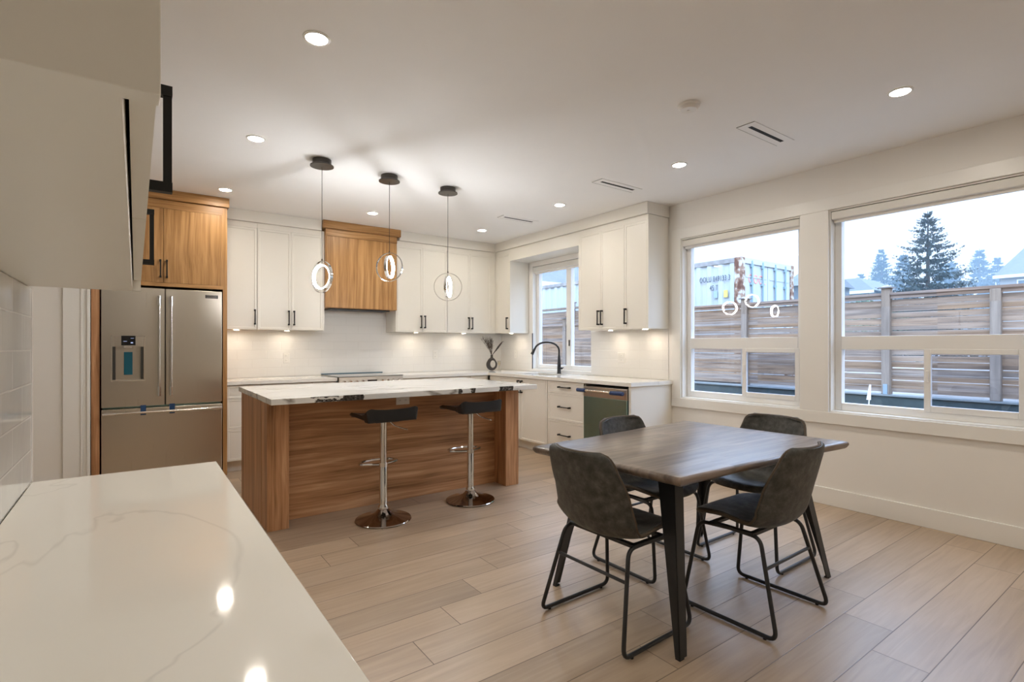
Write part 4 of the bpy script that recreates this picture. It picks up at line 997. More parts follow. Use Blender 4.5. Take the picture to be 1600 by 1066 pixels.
# ------------------------------------------------------------------ island
IX0, IX1, IY0, IY1 = 0.727, 2.862, 3.855, 4.905
i = thing('kitchen_island', 'walnut kitchen island with a bold veined quartz top', 'island', (1.8, 4.4, 0))
MB().box(IX0 + 0.002, IX1 - 0.002, 4.050, IY1, 0.0, 0.885).build('carcass', M['island_v'], i)
MB().box(0.8685, 2.719, 4.040, 4.0499, 0.0, 0.885).build('back_panel', M['island_h'], i)
MB().box(IX0, 0.868, IY0, 4.052, 0, 0.885).build('end_post', M['island_v'], i, bevel=0.0015)
MB().box(2.7195, IX1, IY0, 4.052, 0, 0.885).build('end_post', M['island_v'], i, bevel=0.0015)
MB().box(IX0 - 0.001, IX0 + 0.0021, 4.0525, IY1, 0, 0.885).build('end_panel', M['island_v'], i)
MB().box(IX1 - 0.0021, IX1 + 0.001, 4.0525, IY1, 0, 0.885).build('end_panel', M['island_v'], i)
MB().box(0.712, 2.912, 3.645, 4.955, 0.887, 0.926).build('countertop', M['quartz_island'], i, bevel=0.002)
outlet('y-', 4.0395, 1.80, 0.822, 'white outlet on the island panel just under the quartz overhang', w=0.118, h=0.072)

# ------------------------------------------------------------------ stools
def make_stool():
    s = thing('bar_stool', 'x', 'bar stool', (0, 0, 0), 'black bar stools at the island')
    MB().lathe([(0.200, 0.0), (0.203, 0.006), (0.198, 0.012), (0.150, 0.022), (0.095, 0.036), (0.060, 0.054), (0.042, 0.075), (0.034, 0.082)], seg=56).build('base', M['dark_chrome'], s)
    MB().lathe([(0.036, 0.0822), (0.037, 0.10), (0.030, 0.112), (0.0285, 0.118), (0.0285, 0.395), (0.0275, 0.397)], seg=32).build('column', M['chrome'], s)
    MB().lathe([(0.030, 0.3955), (0.030, 0.412), (0.025, 0.414), (0.025, 0.730)], seg=32).build('gas_lift', M['chrome'], s)
    # D-shaped footrest
    pts = []
    for k in range(21):
        a = R(-20) + R(220) * k / 20
        pts.append((0.145 * math.cos(a), 0.10 + 0.085 * math.sin(a), 0.405))
    pts = [(0.0275, 0.01, 0.405)] + [pts[0]] + pts[1:-1] + [pts[-1]] + [(-0.0275, 0.01, 0.405)]
    fr = MB().tube(round_path(pts, 0.02, 3), 0.0095, seg=10)
    fr.lathe([(0.0315, 0.39), (0.0315, 0.42)], seg=28); fr.build('footrest', M['chrome'], s)
    MB().box(-0.09, 0.09, -0.085, 0.085, 0.722, 0.738).build('seat_plate', M['blackleg'], s, bevel=0.004)
    MB().tube(round_path([(0.03, -0.03, 0.726), (0.070, -0.050, 0.685), (0.155, -0.08, 0.655)], 0.02, 5), 0.0045, seg=8).build('lever', M['chrome'], s)
    # seat: padded scoop, front rolled down, back lip rolled up; thick at the back
    W = 0.195
    prof = [(0.205, 0.742, 0.012), (0.19, 0.755, 0.016), (0.12, 0.774, 0.030), (0.0, 0.776, 0.034), (-0.09, 0.776, 0.036), (-0.145, 0.788, 0.040), (-0.175, 0.808, 0.046), (-0.192, 0.828, 0.030)]
    n = len(prof)
    def top(u, v):
        t = u * (n - 1); k = min(int(t), n - 2); q = t - k
        y = prof[k][0] * (1 - q) + prof[k + 1][0] * q; z = prof[k][1] * (1 - q) + prof[k + 1][1] * q
        x = (v * 2 - 1); w = W * (1 - 0.10 * max(0, (0.25 - u)) * 4 * abs(x) ** 2)
        if u > 0.82: w -= 0.034 * (1 - math.sqrt(max(0, 1 - ((u - 0.82) / 0.18) ** 2)))
        return Vector((x * w + 0, y, z + 0.012 * abs(x) ** 3))
    def bot(u, v):
        t = u * (n - 1); k = min(int(t), n - 2); q = t - k
        th = prof[k][2] * (1 - q) + prof[k + 1][2] * q
        p = top(u, v); x = (v * 2 - 1)
        # the underside stays near z 0.722 and the back face drops straight down
        yy = p.y if u < 0.75 else max(p.y, -0.188) - 0.006
        return Vector((p.x * (0.94 - 0.05 * max(0, u - 0.5)), yy, max(0.738, p.z - th) if u < 0.62 else 0.740 + 0.02 * max(0, (u - 0.9)) * 10))
    m = MB(); nu, nv = 28, 10; bm = m.bm
    T = [[bm.verts.new(top(a / nu, b / nv)) for b in range(nv + 1)] for a in range(nu + 1)]
    B = [[bm.verts.new(bot(a / nu, b / nv)) for b in range(nv + 1)] for a in range(nu + 1)]
    for a in range(nu):
        for b in range(nv):
            bm.faces.new((T[a][b], T[a + 1][b], T[a + 1][b + 1], T[a][b + 1])); bm.faces.new((B[a][b], B[a][b + 1], B[a + 1][b + 1], B[a + 1][b]))
    for a in range(nu):
        bm.faces.new((T[a][0], B[a][0], B[a + 1][0], T[a + 1][0])); bm.faces.new((T[a][nv], T[a + 1][nv], B[a + 1][nv], B[a][nv]))
    for b in range(nv):
        bm.faces.new((T[0][b], T[0][b + 1], B[0][b + 1], B[0][b])); bm.faces.new((T[nu][b], B[nu][b], B[nu][b + 1], T[nu][b + 1]))
    bmesh.ops.recalc_face_normals(bm, faces=bm.faces)
    o = m.build('seat', M['stool'], s, bevel=0.014, seg=4, angle=50)
    return s
st = make_stool()
st.location = (1.472, 3.645, 0); st['label'] = 'black swivel bar stool at the island, the one nearer the fridge'
dup(st, (2.236, 3.677, 0.002), label='black swivel bar stool at the island, the one nearer the sink window')

# ------------------------------------------------------------------ near worktop and wall cabinet
NZ = 0.825; NXF = 0.228
e = thing('base_cabinet', 'cream base cabinet under the near white worktop', 'cabinet', (0.0, 0.8, 0))
m = MB(); fbox(m, 'x+', NXF, -0.95, 2.29, -(NXF - LW - 0.002), -0.0205, 0.105, NZ - 0.0375); m.build('carcass', M['cabinet'], e)
m = MB(); fbox(m, 'x+', NXF, -0.95, 2.29, -(NXF - LW - 0.002), -0.06, 0, 0.105); m.build('toe_kick', M['cabinet'], e)
for k in range(4):
    a0 = -0.95 + k * 0.81; d = shaker('door', M['cabinet'], e, 'x+', NXF, a0, a0 + 0.81, 0.112, NZ - 0.043)
    pull(d, 'x+', NXF, a0 + (0.775 if k % 2 == 0 else 0.035), 0.60, 0.76)
tag(MB().box(LW + 0.0105, 0.255, -0.955, 2.317, NZ - 0.036, NZ).build('worktop', M['quartz'], bevel=0.002), 'white quartz worktop in the foreground along the tiled wall', 'worktop')
e = thing('wall_cabinet', 'near wall cabinet above the foreground worktop, seen from below', 'cabinet', (-0.1, 1.3, 1.4656))
NY0, NY1, NB, NF = 0.481, 2.25, 1.4656, 0.0156
MB().box(LW + 0.001, -0.0085, NY0, NY1, NB + 0.0004, 2.60).build('carcass', M['cabinet'], e, bevel=0.001)
MB().box(LW + 0.001, NF, NY0 - 0.003, NY0 + 0.020, NB, 2.60).build('side_panel', M['cabinet'], e, bevel=0.001)
MB().box(LW + 0.001, NF - 0.001, NY1 - 0.022, NY1 + 0.0005, NB, 2.60).build('side_panel', M['cabinet'], e, bevel=0.001)
MB().box(LW + 0.001, 0.036, NY0 - 0.03, NY1 + 0.03, 2.603, CEIL - 0.001).build('crown', M['cabinet'], e, bevel=0.002)
d = shaker('door', M['cabinet'], e, 'x+', NF, NY0 + 0.022, 1.1406, 1.5, 2.598, th=0.0205); pull(d, 'x+', NF, 1.10, 1.545, 1.73, r=0.0068)
d = shaker('door', M['cabinet'], e, 'x+', NF, 1.142, NY1 - 0.024, 1.5, 2.598, th=0.0205); pull(d, 'x+', NF, 2.19, 1.555, 1.745, r=0.0068)

# ------------------------------------------------------------------ dining table
tb = thing('dining_table', 'grey-brown live edge dining table on black tapered legs', 'table', (2.39, 1.70, 0))
corn = [(1.712, 1.250), (3.109, 1.205), (3.069, 2.210), (1.652, 2.104)]
poly = []
def edge(p, q, n, amp, ph):
    p, q = Vector(p), Vector(q); nn = Vector((-(q - p).y, (q - p).x)).normalized(); out = []
    for k in range(n):
        t = k / n
        out.append(p + (q - p) * t + nn * amp * (math.sin(t * 9 + ph) * 0.6 + math.sin(t * 23 + ph * 2) * 0.4) * min(1, 6 * t, 6 * (1 - t)))
    return out
poly += edge(corn[0], corn[1], 36, 0.007, 0.4) + edge(corn[1], corn[2], 6, 0, 0) + edge(corn[2], corn[3], 36, 0.008, 2.0) + edge(corn[3], corn[0], 6, 0, 0)
m = MB(); cen = Vector((2.39, 1.69)); layers = []
for (z, ins) in ((0.722, 0.022), (0.728, 0.012), (0.742, 0.0), (0.752, 0.002), (0.7585, 0.010), (0.7605, 0.020)):
    lay = []
    for k, p in enumerate(poly):
        end = k in range(36, 42) or k >= 78
        d2 = (p - cen); d2 = Vector((d2.x / 0.70, d2.y / 0.48)).normalized()
        lay.append(m.bm.verts.new((p.x - d2.x * ins, p.y - d2.y * ins, z)))
    layers.append(lay)
nn = len(poly)
for A, B in zip(layers, layers[1:]):
    for k in range(nn): m.bm.faces.new((A[k], A[(k + 1) % nn], B[(k + 1) % nn], B[k]))
m.bm.faces.new(list(reversed(layers[0]))); m.bm.faces.new(layers[-1])
m.build('tabletop', M['tabletop'], tb, angle=50)
for (fx, fy, sx, sy) in ((1.777, 1.303, 1, 1), (3.103, 1.293, -1, 1), (1.798, 2.116, 1, -1), (3.079, 2.098, -1, -1)):
    # folded steel leg: two tapered flanges meeting in an outer corner, leaning in towards the top
    a = 0.112; tx, ty = fx + sx * a, fy + sy * a; t = 0.006; z0, z1 = 0.006, 0.7215
    def flange(dx0, dy0, dx1, dy1):
        def q(cx, cy, dx, dy, z):
            pts = [(cx, cy, z), (cx + sx * dx, cy, z), (cx + sx * dx, cy + sy * dy, z), (cx, cy + sy * dy, z)]
            return pts
        return q(fx, fy, dx0, dy0, z0), q(tx, ty, dx1, dy1, z1)
    m = MB(); m.hexa(*flange(t, 0.024, t, 0.092)); m.hexa(*flange(0.048, t, 0.064, t))
    lg = m.build('leg', M['blackleg'], tb, bevel=0.0015)
    MB().box(min(fx, fx + sx * 0.03), max(fx, fx + sx * 0.03), min(fy, fy + sy * 0.022), max(fy, fy + sy * 0.022), 0.0, 0.0065).build('glide', M['black'], lg)

# ------------------------------------------------------------------ dining chairs (local +x is forward)
def make_chair():
    c = thing('dining_chair', 'x', 'chair', (0, 0, 0), 'dining chairs round the table')
    prof = [(0.222, 0.432), (0.214, 0.447), (0.190, 0.458), (0.11, 0.456), (0.02, 0.446), (-0.07, 0.438), (-0.130, 0.444), (-0.172, 0.470), (-0.200, 0.520), (-0.222, 0.590), (-0.242, 0.670), (-0.262, 0.750), (-0.278, 0.820)]
    n = len(prof); L = [0]
    for a, b in zip(prof, prof[1:]): L.append(L[-1] + math.hypot(b[0] - a[0], b[1] - a[1]))
    tot = L[-1]
    def at(s):
        k = 0
        while k < n - 2 and L[k + 1] < s: k += 1
        q = (s - L[k]) / (L[k + 1] - L[k])
        # catmull-rom through the profile
        p = [prof[max(0, min(n - 1, j))] for j in (k - 1, k, k + 1, k + 2)]
        return [0.5 * (2 * p[1][i] + (p[2][i] - p[0][i]) * q + (2 * p[0][i] - 5 * p[1][i] + 4 * p[2][i] - p[3][i]) * q * q + (3 * p[1][i] - p[0][i] - 3 * p[2][i] + p[3][i]) * q ** 3) for i in (0, 1)]
    wk = [(0.0, 0.205), (0.18, 0.222), (0.40, 0.232), (0.55, 0.235), (0.75, 0.222), (1.0, 0.190)]
    def width(f):
        for (a, wa), (b, wb) in zip(wk, wk[1:]):
            if f <= b:
                q = (f - a) / (b - a); q = q * q * (3 - 2 * q); return wa + (wb - wa) * q
        return wk[-1][1]
    def surf(u, v):
        s = u * tot; x, z = at(s); w = width(u); t = v * 2 - 1
        for e_, rc in ((s, 0.075), (tot - s, 0.055)):
            if e_ < rc: w -= rc - math.sqrt(max(0, rc * rc - (rc - e_) ** 2))
        k = abs(t) ** 2.4
        seatness = max(0, min(1, (0.62 - u) / 0.2)); backness = 1 - seatness
        front = max(0, min(1, u / 0.25))
        z += k * 0.036 * seatness * front + k * 0.030 * (1 - abs(2 * seatness - 1))
        x += k * (0.075 - 0.035 * max(0, (u - 0.75)) * 4) * backness
        x += k * 0.02 * (1 - front) * -1
        return Vector((x, t * w, z))
    m = MB().grid(surf, 44, 20)
    bmesh.ops.recalc_face_normals(m.bm, faces=m.bm.faces)
    sh = m.build('shell', M['leather'], c, angle=180)
    so = sh.modifiers.new('thickness', 'SOLIDIFY'); so.thickness = 0.022; so.offset = 0.0; so.use_rim = True
    bv = sh.modifiers.new('soft', 'BEVEL'); bv.width = 0.006; bv.segments = 2; bv.limit_method = 'ANGLE'; bv.angle_limit = R(60)
    border = [surf(k / 60, 0) for k in range(61)] + [surf(1, k / 12) for k in range(1, 12)] + [surf(1 - k / 60, 1) for k in range(61)] + [surf(0, 1 - k / 12) for k in range(1, 12)]
    cl = [border[0]]
    for p in border[1:]:
        if (p - cl[-1]).length > 0.006: cl.append(p)
    if (cl[0] - cl[-1]).length < 0.006: cl.pop()
    MB().tube(cl, 0.0066, seg=6, closed=True).build('stitched_seam', M['stitch'], c)
    r = 0.0095
    for sgn in (-1, 1):
        loop = [(-0.03, sgn * 0.185, 0.412), (-0.128, sgn * 0.192, 0.412), (-0.232, sgn * 0.252, 0.0135), (0.232, sgn * 0.252, 0.0135), (0.172, sgn * 0.205, 0.412)]
        loop = [(0.02, sgn * 0.188, 0.414)] + loop[1:] + [(0.02, sgn * 0.188, 0.414)]
        lp = MB().tube(round_path(loop, 0.042, 6)[:-1], r, seg=10, closed=True).build('sled_leg', M['blackleg'], c)
        for px in (-0.18, 0.18):
            MB().cyl((px, sgn * 0.252, 0.0), (px, sgn * 0.252, 0.008), 0.008, seg=10).build('glide', M['black'], lp)
    zs = 0.285; k = (0.412 - zs) / (0.412 - 0.0135)
    xs = -0.128 - 0.104 * k; ys = 0.192 + 0.060 * k
    MB().cyl((xs, -ys, zs), (xs, ys, zs), 0.0075, seg=10).build('stretcher', M['blackleg'], c)
    MB().box(-0.10, 0.12, -0.20, -0.175, 0.408, 0.424).box(-0.10, 0.12, 0.175, 0.20, 0.408, 0.424).box(-0.10, -0.075, -0.19, 0.19, 0.408, 0.424).box(0.095, 0.12, -0.19, 0.19, 0.408, 0.424).build('seat_support', M['blackleg'], c, bevel=0.002)
    return c
ch = make_chair()
ch.location = (1.812, 1.690, 0); ch.rotation_euler = (0, 0, R(1.5))
ch['label'] = 'charcoal bucket dining chair at the table end facing the windows, back to the island'
dup(ch, (2.462, 1.372, 0), R(91), 'charcoal bucket dining chair on the near long side of the table, backrest toward the viewer')
dup(ch, (2.476, 2.020, 0), R(-89.5), 'charcoal bucket dining chair across the table, its back toward the dishwasher')
dup(ch, (3.096, 1.722, 0), R(180.5), 'charcoal bucket dining chair at the table end under the windows')

# ------------------------------------------------------------------ outside
GZ = -0.2
struct(MB().box(RW + 0.18, 9.75, -40, 60, GZ - 0.3, GZ).build('ground_yard', M['ground'], smooth=False))
struct(MB().box(10.0, 160, -70, 110, 0.05, 0.40).build('ground_beyond', M['ground'], smooth=False))
FX = 9.8
FZ0, FZ1 = 0.515, 2.075
rw = thing('retaining_wall', 'low dark concrete retaining wall under the long cedar fence', 'wall', (FX, 4, GZ))
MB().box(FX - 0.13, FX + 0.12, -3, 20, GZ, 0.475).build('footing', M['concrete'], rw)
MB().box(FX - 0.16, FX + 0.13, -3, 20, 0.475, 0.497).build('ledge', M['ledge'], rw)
def slats(mb, a0, a1, z0, z1, x, pitch=0.0985, w=0.0895, t=0.02, ax='y', rnd=random.Random(5)):
    n = int((z1 - z0) / pitch)
    for k in range(n):
        zz = z0 + k * pitch; ww = w + rnd.uniform(-0.003, 0.009); dz = rnd.uniform(-0.004, 0.004)
        if ax == 'y': mb.box(x - t / 2, x + t / 2, a0, a1, zz + dz, zz + dz + ww)
        else: mb.box(a0, a1, x - t / 2, x + t / 2, zz + dz, zz + dz + ww)
    return mb
fe = thing('slat_fence', 'long cedar horizontal slat fence on a concrete wall across the yard', 'fence', (FX, 4, 0.5))
posts = [(-0.9, 0), (0.55, 1), (1.936, 0), (3.25, 1), (4.5, 0), (5.647, 1), (7.05, 0), (8.45, 1)]
for (ya, _), (yb, _) in zip(posts, posts[1:]):
    slats(MB(), ya + 0.05, yb - 0.05, FZ0 + 0.02, FZ1, FX + 0.01).build('slat_panel', M['cedar'], fe, smooth=False)
for (yp, capd) in posts:
    zt = 2.195 if capd else FZ1
    ps = MB().box(FX - 0.075, FX + 0.06, yp - 0.058, yp + 0.058, 0.498, zt).build('post', M['cedar_post'], fe, bevel=0.006)
    if capd:
        MB().box(FX - 0.105, FX + 0.09, yp - 0.09, yp + 0.09, zt, zt + 0.018).hexa([(FX - 0.085, yp - 0.07, zt + 0.018), (FX + 0.07, yp - 0.07, zt + 0.018), (FX + 0.07, yp + 0.07, zt + 0.018), (FX - 0.085, yp + 0.07, zt + 0.018)],
            [(FX - 0.04, yp - 0.03, zt + 0.045), (FX + 0.03, yp - 0.03, zt + 0.045), (FX + 0.03, yp + 0.03, zt + 0.045), (FX - 0.04, yp + 0.03, zt + 0.045)]).build('post_cap', M['cap'], ps)
        MB().box(FX - 0.085, FX - 0.0755, yp - 0.03, yp + 0.03, 0.5, 0.66).build('bracket', M['galv'], ps)
rl = MB()
for (ya, ca), (yb, cb) in zip(posts, posts[1:]):
    rl.box(FX - 0.06, FX + 0.06, ya + (0.058 if ca else 0), yb - (0.058 if cb else 0), FZ1 + 0.005, FZ1 + 0.045)
    rl.box(FX - 0.035, FX + 0.0, ya + 0.058, yb - 0.058, FZ1 - 0.05, FZ1 + 0.005)
rl.build('cap_rail', M['cedar_rail'], fe)
# lower return fence and higher fence seen through the sink window
f2 = thing('slat_fence', 'lower cedar slat fence with a capped post seen through the sink window', 'fence', (9.9, 11, 0.4))
slats(MB(), 8.56, 10.96, 0.45, 1.83, 9.85).build('slat_panel', M['cedar'], f2, smooth=False)
slats(MB(), 11.06, 14.4, 0.45, 1.83, 9.85).build('slat_panel', M['cedar'], f2, smooth=False)
MB().box(9.79, 9.91, 8.56, 10.96, 1.835, 1.875).box(9.79, 9.91, 11.06, 14.4, 1.835, 1.875).build('cap_rail', M['cedar_rail'], f2)
ps = MB().box(9.76, 9.90, 10.95, 11.07, 0.40, 2.03).build('post', M['cedar_post'], f2, bevel=0.005)
MB().box(9.73, 9.93, 10.92, 11.10, 2.03, 2.06).build('post_cap', M['cap'], ps)
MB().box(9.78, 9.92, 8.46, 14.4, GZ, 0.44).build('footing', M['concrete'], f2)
f3 = thing('slat_fence', 'taller cedar slat fence panel behind the lower one, seen through the sink window', 'fence', (10.7, 12, 0.4))
slats(MB(), 9.0, 13.1, 0.46, 2.38, 10.7).build('slat_panel', M['cedar'], f3, smooth=False)
MB().box(10.64, 10.76, 9.0, 13.1, 2.385, 2.44).build('cap_rail', M['cedar_post'], f3)
for yp in (11.62, 9.1):
    MB().box(10.60, 10.72, yp - 0.055, yp + 0.055, 0.41, 2.56).box(10.57, 10.75, yp - 0.09, yp + 0.09, 2.56, 2.585).build('post', M['cedar_post'], f3)
sp = thing('garden_stake', 'thin white stake leaning in front of the concrete wall', 'stake', (8.5, 3.05, GZ))
MB().cyl((8.5, 3.07, GZ), (8.5, 3.03, 0.70), 0.012, 0.006, seg=8).hexa([(8.49, 3.02, 0.5), (8.51, 3.02, 0.5), (8.51, 3.07, 0.5), (8.49, 3.07, 0.5)], [(8.495, 3.015, 0.72), (8.505, 3.015, 0.72), (8.505, 3.035, 0.72), (8.495, 3.035, 0.72)]).build('shaft', M['stake'], sp)

# shipping container
KX, KY, KT, KG = 11.25, 6.59, 3.32, 0.42
k = thing('shipping_container', 'pale weathered shipping container with a rusty corner post behind the fence', 'container', (KX + 1.22, KY + 6, KG))
m = MB(); bm = m.bm; y = KY + 0.18; xs = []
prof = []
while y < KY + 12.0:
    for (dy, off) in ((0.0, 0.0), (0.105, 0.0), (0.150, 0.036), (0.255, 0.036)): prof.append((y + dy, off))
    y += 0.30
va = [(bm.verts.new((KX + 0.012 + o_, yy, KG + 0.14)), bm.verts.new((KX + 0.012 + o_, yy, KT - 0.10))) for yy, o_ in prof]
for a, b in zip(va, va[1:]): bm.faces.new((a[0], a[1], b[1], b[0]))
m.box(KX + 0.06, KX + 2.38, KY + 0.12, KY + 12.1, KG + 0.13, KT - 0.03)
m.build('side_wall', M['container'], k, smooth=False)
MB().box(KX, KX + 0.08, KY + 0.16, KY + 12.1, KT - 0.11, KT - 0.005).box(KX, KX + 0.08, KY + 0.16, KY + 12.1, KG, KG + 0.15).build('side_rail', M['rustystrip'], k)
MB().box(KX - 0.005, KX + 0.17, KY - 0.005, KY + 0.17, KG, KT).build('corner_post', M['rustpost'], k, bevel=0.01)
MB().box(KX + 2.30, KX + 2.445, KY - 0.005, KY + 0.17, KG, KT).build('corner_post', M['rustpost'], k, bevel=0.01)
MB().box(KX + 0.17, KX + 2.30, KY, KY + 0.12, KT - 0.13, KT - 0.005).build('door_header', M['container'], k)
for a, b in ((KX + 0.175, KX + 1.215), (KX + 1.235, KX + 2.295)):
    dd = MB().box(a, b, KY + 0.03, KY + 0.08, KG + 0.13, KT - 0.135)
    for zz in (KG + 0.9, KG + 1.75, KG + 2.45): dd.box(a + 0.06, b - 0.06, KY + 0.02, KY + 0.035, zz, zz + 0.03)
    dd = dd.build('door', M['container'], k)
    for q in (0.28, 0.74):
        xx = a + (b - a) * q
        MB().cyl((xx, KY - 0.005, KG + 0.15), (xx, KY - 0.005, KT - 0.05), 0.021, seg=8).box(xx - 0.05, xx + 0.05, KY - 0.015, KY + 0.03, KT - 0.20, KT - 0.135).box(xx - 0.05, xx + 0.05, KY - 0.015, KY + 0.03, KT - 0.62, KT - 0.56).build('locking_rod', M['container_rod'], dd)
def lettering(txt, size, mat, parent, loc, rot, name='lettering', sx=1.0):
    cu = bpy.data.curves.new(name, 'FONT'); cu.body = txt; cu.size = size; cu.extrude = 0.004; cu.align_x = 'LEFT'; cu.space_character = 1.12
    tmp = bpy.data.objects.new('tmp', cu); COL.objects.link(tmp)
    dg = bpy.context.evaluated_depsgraph_get(); dg.update()
    me = bpy.data.meshes.new_from_object(tmp.evaluated_get(dg)); bpy.data.objects.remove(tmp)
    me.transform(Matrix.Diagonal((sx, 1, 1, 1)))
    me.materials.clear(); me.materials.append(mat)
    o = bpy.data.objects.new(name, me); COL.objects.link(o); o.parent = parent
    o.location = Vector(loc) - world_off(parent); o.rotation_euler = rot; return o
SIDE = (R(90), 0, R(-90))
lettering('OOLU 849133 3', 0.185, M['ink'], k, (KX + 0.004, 7.68, 2.815), SIDE, sx=0.58)
lettering('45 T', 0.185, M['ink'], k, (KX + 0.004, 7.40, 2.60), SIDE, sx=0.58)
MB().box(KX - 0.002, KX + 0.006, 7.19, 7.295, 2.415, 2.585).build('decal', M['greyink'], k)
MB().box(KX - 0.002, KX + 0.006, 6.925, 7.03, 2.415, 2.585).build('decal', M['yellow'], k)
lettering('OOCL', 0.30, M['redink'], k, (KX + 0.34, KY + 0.026, 2.745), (R(90), 0, 0), sx=0.86)

# conifers
def conifer(name, label, x, y, h, rad, mat, whorls, per, tris, seed, base=0.06, droop=0.18, z0=0.4, group=None, clump=0.30):
    t = thing(name, label, 'tree', (x, y, z0), group); rn = random.Random(seed)
    MB().tube([(x, y, z0), (x + 0.01 * h * rn.uniform(-1, 1), y, z0 + h * 0.5), (x, y, z0 + h * 0.985)], [0.022 * h, 0.013 * h, 0.002 * h], seg=8).build('trunk', M['bark'], t)
    m = MB(); bm = m.bm
    for wv in range(whorls):
        f = base + (1 - base) * (wv + rn.uniform(-.3, .3)) / whorls
        if f > 0.985: continue
        zc = z0 + h * f; rr = rad * (1 - f) ** 0.85 * rn.uniform(0.8, 1.12) + 0.007 * h
        a0 = rn.uniform(0, 2 * PI)
        for bnum in range(per):
            a = a0 + bnum * 2 * PI / per + rn.uniform(-.25, .25); ln = rr * rn.uniform(0.72, 1.08)
            d = Vector((math.cos(a), math.sin(a), 0)); side = Vector((-d.y, d.x, 0))
            rise = 0.34 * (f - 0.35); zc = z0 + h * min(0.98, f + rn.uniform(-0.5, 0.5) * (1 - base) / whorls)
            def pt(s): return Vector((x, y, zc)) + d * (ln * s) + Vector((0, 0, ln * (rise * s - droop * s * s + 0.22 * s ** 4)))
            for q in range(tris):
                s = rn.uniform(0.12, 1.0) ** 0.8; p = pt(s)
                w = clump * rad * 0.33 * (1.15 - 0.75 * s) * rn.uniform(0.55, 1.2) * (0.30 + 0.70 * (1 - f))
                v1 = side * rn.uniform(-1, 1) * w + d * rn.uniform(0.1, 0.9) * w + Vector((0, 0, rn.uniform(-1.0, 0.4) * w))
                v2 = side * rn.uniform(-1, 1) * w * 0.35 + d * rn.uniform(-0.2, 0.4) * w + Vector((0, 0, rn.uniform(-0.9, 0.2) * w))
                bm.faces.new([bm.verts.new(c_) for c_ in (p, p + v1, p + v2 + v1 * 0.25)])
    m.build('foliage', mat, t, smooth=False)
    return t
conifer('spruce_tree', 'tall dark spruce tree standing alone beyond the fence', 37.0, 10.26, 8.75, 4.0, M['needle'], 27, 11, 54, 11, clump=0.34)
FAR = [(87.1, 29.6, 15.0, 3.6, 'misty fir left of the dark spruce, the pointed one'), (89.2, 27.6, 14.3, 3.8, 'misty fir tucked just behind the left side of the dark spruce'),
       (92.0, 34.0, 12.4, 3.4, 'faint misty fir at the left edge of the spruce window'), (94.0, 32.0, 12.8, 3.2, 'pale misty fir between the left edge and the pointed fir'),
       (105.0, 22.7, 16.0, 4.2, 'misty fir with the highest top right of the dark spruce'), (106.8, 21.0, 14.6, 3.8, 'misty fir nearest the shingled house on the right'),
       (104.0, 27.0, 14.2, 4.0, 'misty fir just right of the dark spruce trunk'), (100.0, 24.8, 14.0, 4.5, 'misty rounded tree between the spruce and the highest fir'),
       (110.0, 19.0, 13.0, 4.2, 'misty fir mostly behind the shingled house roof'), (84.0, 48.0, 13.5, 4.0, 'misty fir glimpsed right of the shipping container')]
for n_, (x, y, h_, r_, lab) in enumerate(FAR):
    conifer('fir_tree', lab, x, y, h_, r_ * 1.4, M['needle_far'], 26, 10, 44, 20 + n_, base=0.03, droop=0.3, group='misty firs on the skyline', clump=0.62)
# low shrubs behind fence
def shrub(x, y, r, h, label, seed, mat='leafgreen'):
    rn = random.Random(seed); m = MB()
    for q in range(900):
        a, b = rn.uniform(0, 2 * PI), math.acos(rn.uniform(-0.2, 1)); rr = r * rn.uniform(0.6, 1)
        p = Vector((x + rr * math.sin(b) * math.cos(a), y + rr * math.sin(b) * math.sin(a), 0.4 + h * 0.5 + h * 0.5 * math.cos(b) * rn.uniform(.7, 1)))
        w = 0.14; v = [Vector((rn.uniform(-w, w), rn.uniform(-w, w), rn.uniform(-w, w))) for _ in range(2)]
        m.tri(p, p + v[0], p + v[1])
    t = thing('shrub', label, 'shrub', (x, y, 0.4)); m.build('leaves', M[mat], t, smooth=False)
    MB().cyl((x, y, 0.4), (x, y, 0.4 + h * 0.5), 0.05, 0.02, seg=6).build('stem', M['bark'], t)
shrub(36.0, 12.2, 1.8, 3.6, 'green bush beyond the fence at the foot of the dark spruce', 4)
shrub(38.5, 14.2, 1.0, 4.2, 'pale green bush beyond the fence beside the grey hip roof', 5)

# houses
hs = thing('house', 'pale house with a steep blue grey shingle roof at the right edge of the view', 'house', (60.5, 6.5, 0.4))
X0, X1, Y0, Y1 = 56.5, 66.0, 2.0, 10.95
MB().box(X0, X1, Y0, Y1, 0.4, 6.95).build('wall', M['siding'], hs, smooth=False)
m = MB(); bm = m.bm
pts = [(X0 - 0.3, Y0 - 0.4, 6.9), (X0 - 0.3, Y1 + 0.35, 6.9), (X0 + 3.2, Y1 - 0.85, 9.35), (X0 + 3.2, Y0 + 0.5, 9.35), (X1, Y0 - 0.4, 6.9), (X1, Y1 + 0.35, 6.9), (X1 - 3.2, Y1 - 0.85, 9.35), (X1 - 3.2, Y0 + 0.5, 9.35)]
m.hexa([pts[0], pts[4], pts[5], pts[1]], [pts[3], pts[7], pts[6], pts[2]])
m.build('roof', M['shingle'], hs, smooth=False)
MB().box(X0 - 0.36, X0 - 0.30, Y0 - 0.4, Y1 + 0.38, 6.68, 6.92).build('fascia', M['fascia'], hs)
for ya, yb in ((9.25, 9.95), (8.5, 9.2)):
    wv = MB().box(X0 - 0.08, X0 + 0.02, ya, yb, 5.75, 6.5).build('window', M['fascia'], hs)
    MB().box(X0 - 0.10, X0 - 0.079, ya + 0.09, yb - 0.09, 5.84, 6.41).build('pane', M['darkpane'], wv)
MB().cyl((X0 + 1.2, 9.2, 7.6), (X0 + 1.2, 9.2, 8.35), 0.06, seg=8).build('vent_pipe', M['darkpane'], hs)
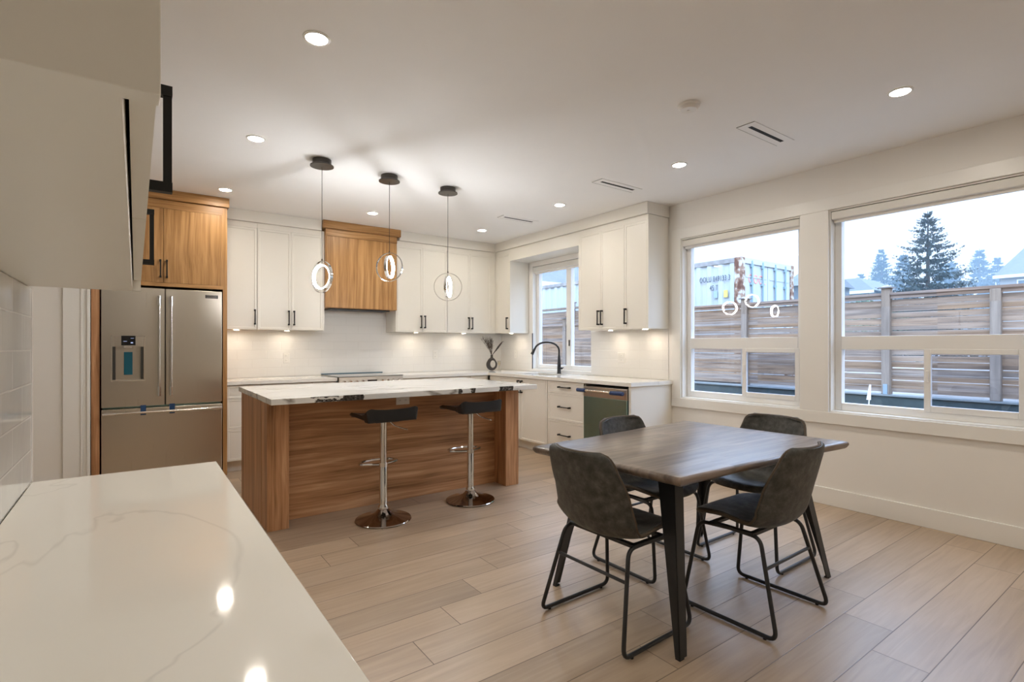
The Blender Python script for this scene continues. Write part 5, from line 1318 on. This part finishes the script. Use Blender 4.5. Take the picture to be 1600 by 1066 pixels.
h2 = thing('house', 'low house with a grey hip roof left of the capped fence post', 'house', (54, 21, 0.4))
MB().box(51.5, 58, 18.4, 25, 0.4, 5.95).build('wall', M['siding'], h2, smooth=False)
m = MB(); m.hexa([(51.1, 17.9, 6.05), (58.5, 17.9, 6.05), (58.5, 25.5, 6.05), (51.1, 25.5, 6.05)], [(52.6, 19.6, 7.35), (57, 19.6, 7.35), (57, 23.5, 7.35), (52.6, 23.5, 7.35)])
m.build('roof', M['shingle'], h2, smooth=False)
MB().box(51.02, 51.1, 17.9, 25.5, 5.82, 6.06).build('fascia', M['fascia'], h2)
h3 = thing('house', 'blue grey house glimpsed between the container and the window post', 'house', (44, 19, 0.4))
MB().box(41.5, 47, 18.2, 20.6, 0.4, 5.9).build('wall', M['bluesiding'], h3, smooth=False)
MB().box(41.38, 41.5, 18.4, 19.5, 4.6, 5.3).build('window', M['fascia'], h3)
m = MB(); m.hexa([(41.2, 17.9, 5.9), (47.3, 17.9, 5.9), (47.3, 20.9, 5.9), (41.2, 20.9, 5.9)], [(43.5, 18.4, 7.2), (45, 18.4, 7.2), (45, 20.4, 7.2), (43.5, 20.4, 7.2)]); m.build('roof', M['shingle'], h3, smooth=False)
h4 = thing('house', 'slate blue house with white eaves above the container, seen through the sink window', 'house', (17.5, 23, 0.4))
MB().box(13.5, 21.5, 20.0, 27, 0.4, 4.30).build('wall', M['bluesiding'], h4, smooth=False)
m = MB(); m.hexa([(13.0, 19.5, 4.36), (22.0, 19.5, 4.36), (22.0, 27.5, 4.36), (13.0, 27.5, 4.36)], [(14.5, 23.2, 6.4), (20.5, 23.2, 6.4), (20.5, 23.8, 6.4), (14.5, 23.8, 6.4)]); m.build('roof', M['shingle'], h4, smooth=False)
MB().box(13.0, 22.0, 19.42, 19.5, 4.14, 4.38).build('fascia', M['fascia'], h4)

# morning mist beyond the yard
mm = bpy.data.materials.new('mist'); mm.use_nodes = True; t = mm.node_tree; t.nodes.clear()
o_ = t.nodes.new('ShaderNodeOutputMaterial'); vs = t.nodes.new('ShaderNodeVolumeScatter')
vs.inputs['Color'].default_value = (0.26, 0.37, 0.45, 1); vs.inputs['Density'].default_value = 0.0085
t.links.new(vs.outputs[0], o_.inputs['Volume'])
mist = MB().box(26, 135, -40, 90, 0.41, 34).build('mist', mm, smooth=False)
mist['kind'] = 'stuff'; tag(mist, 'thin morning mist hanging over the far trees and houses', 'mist')
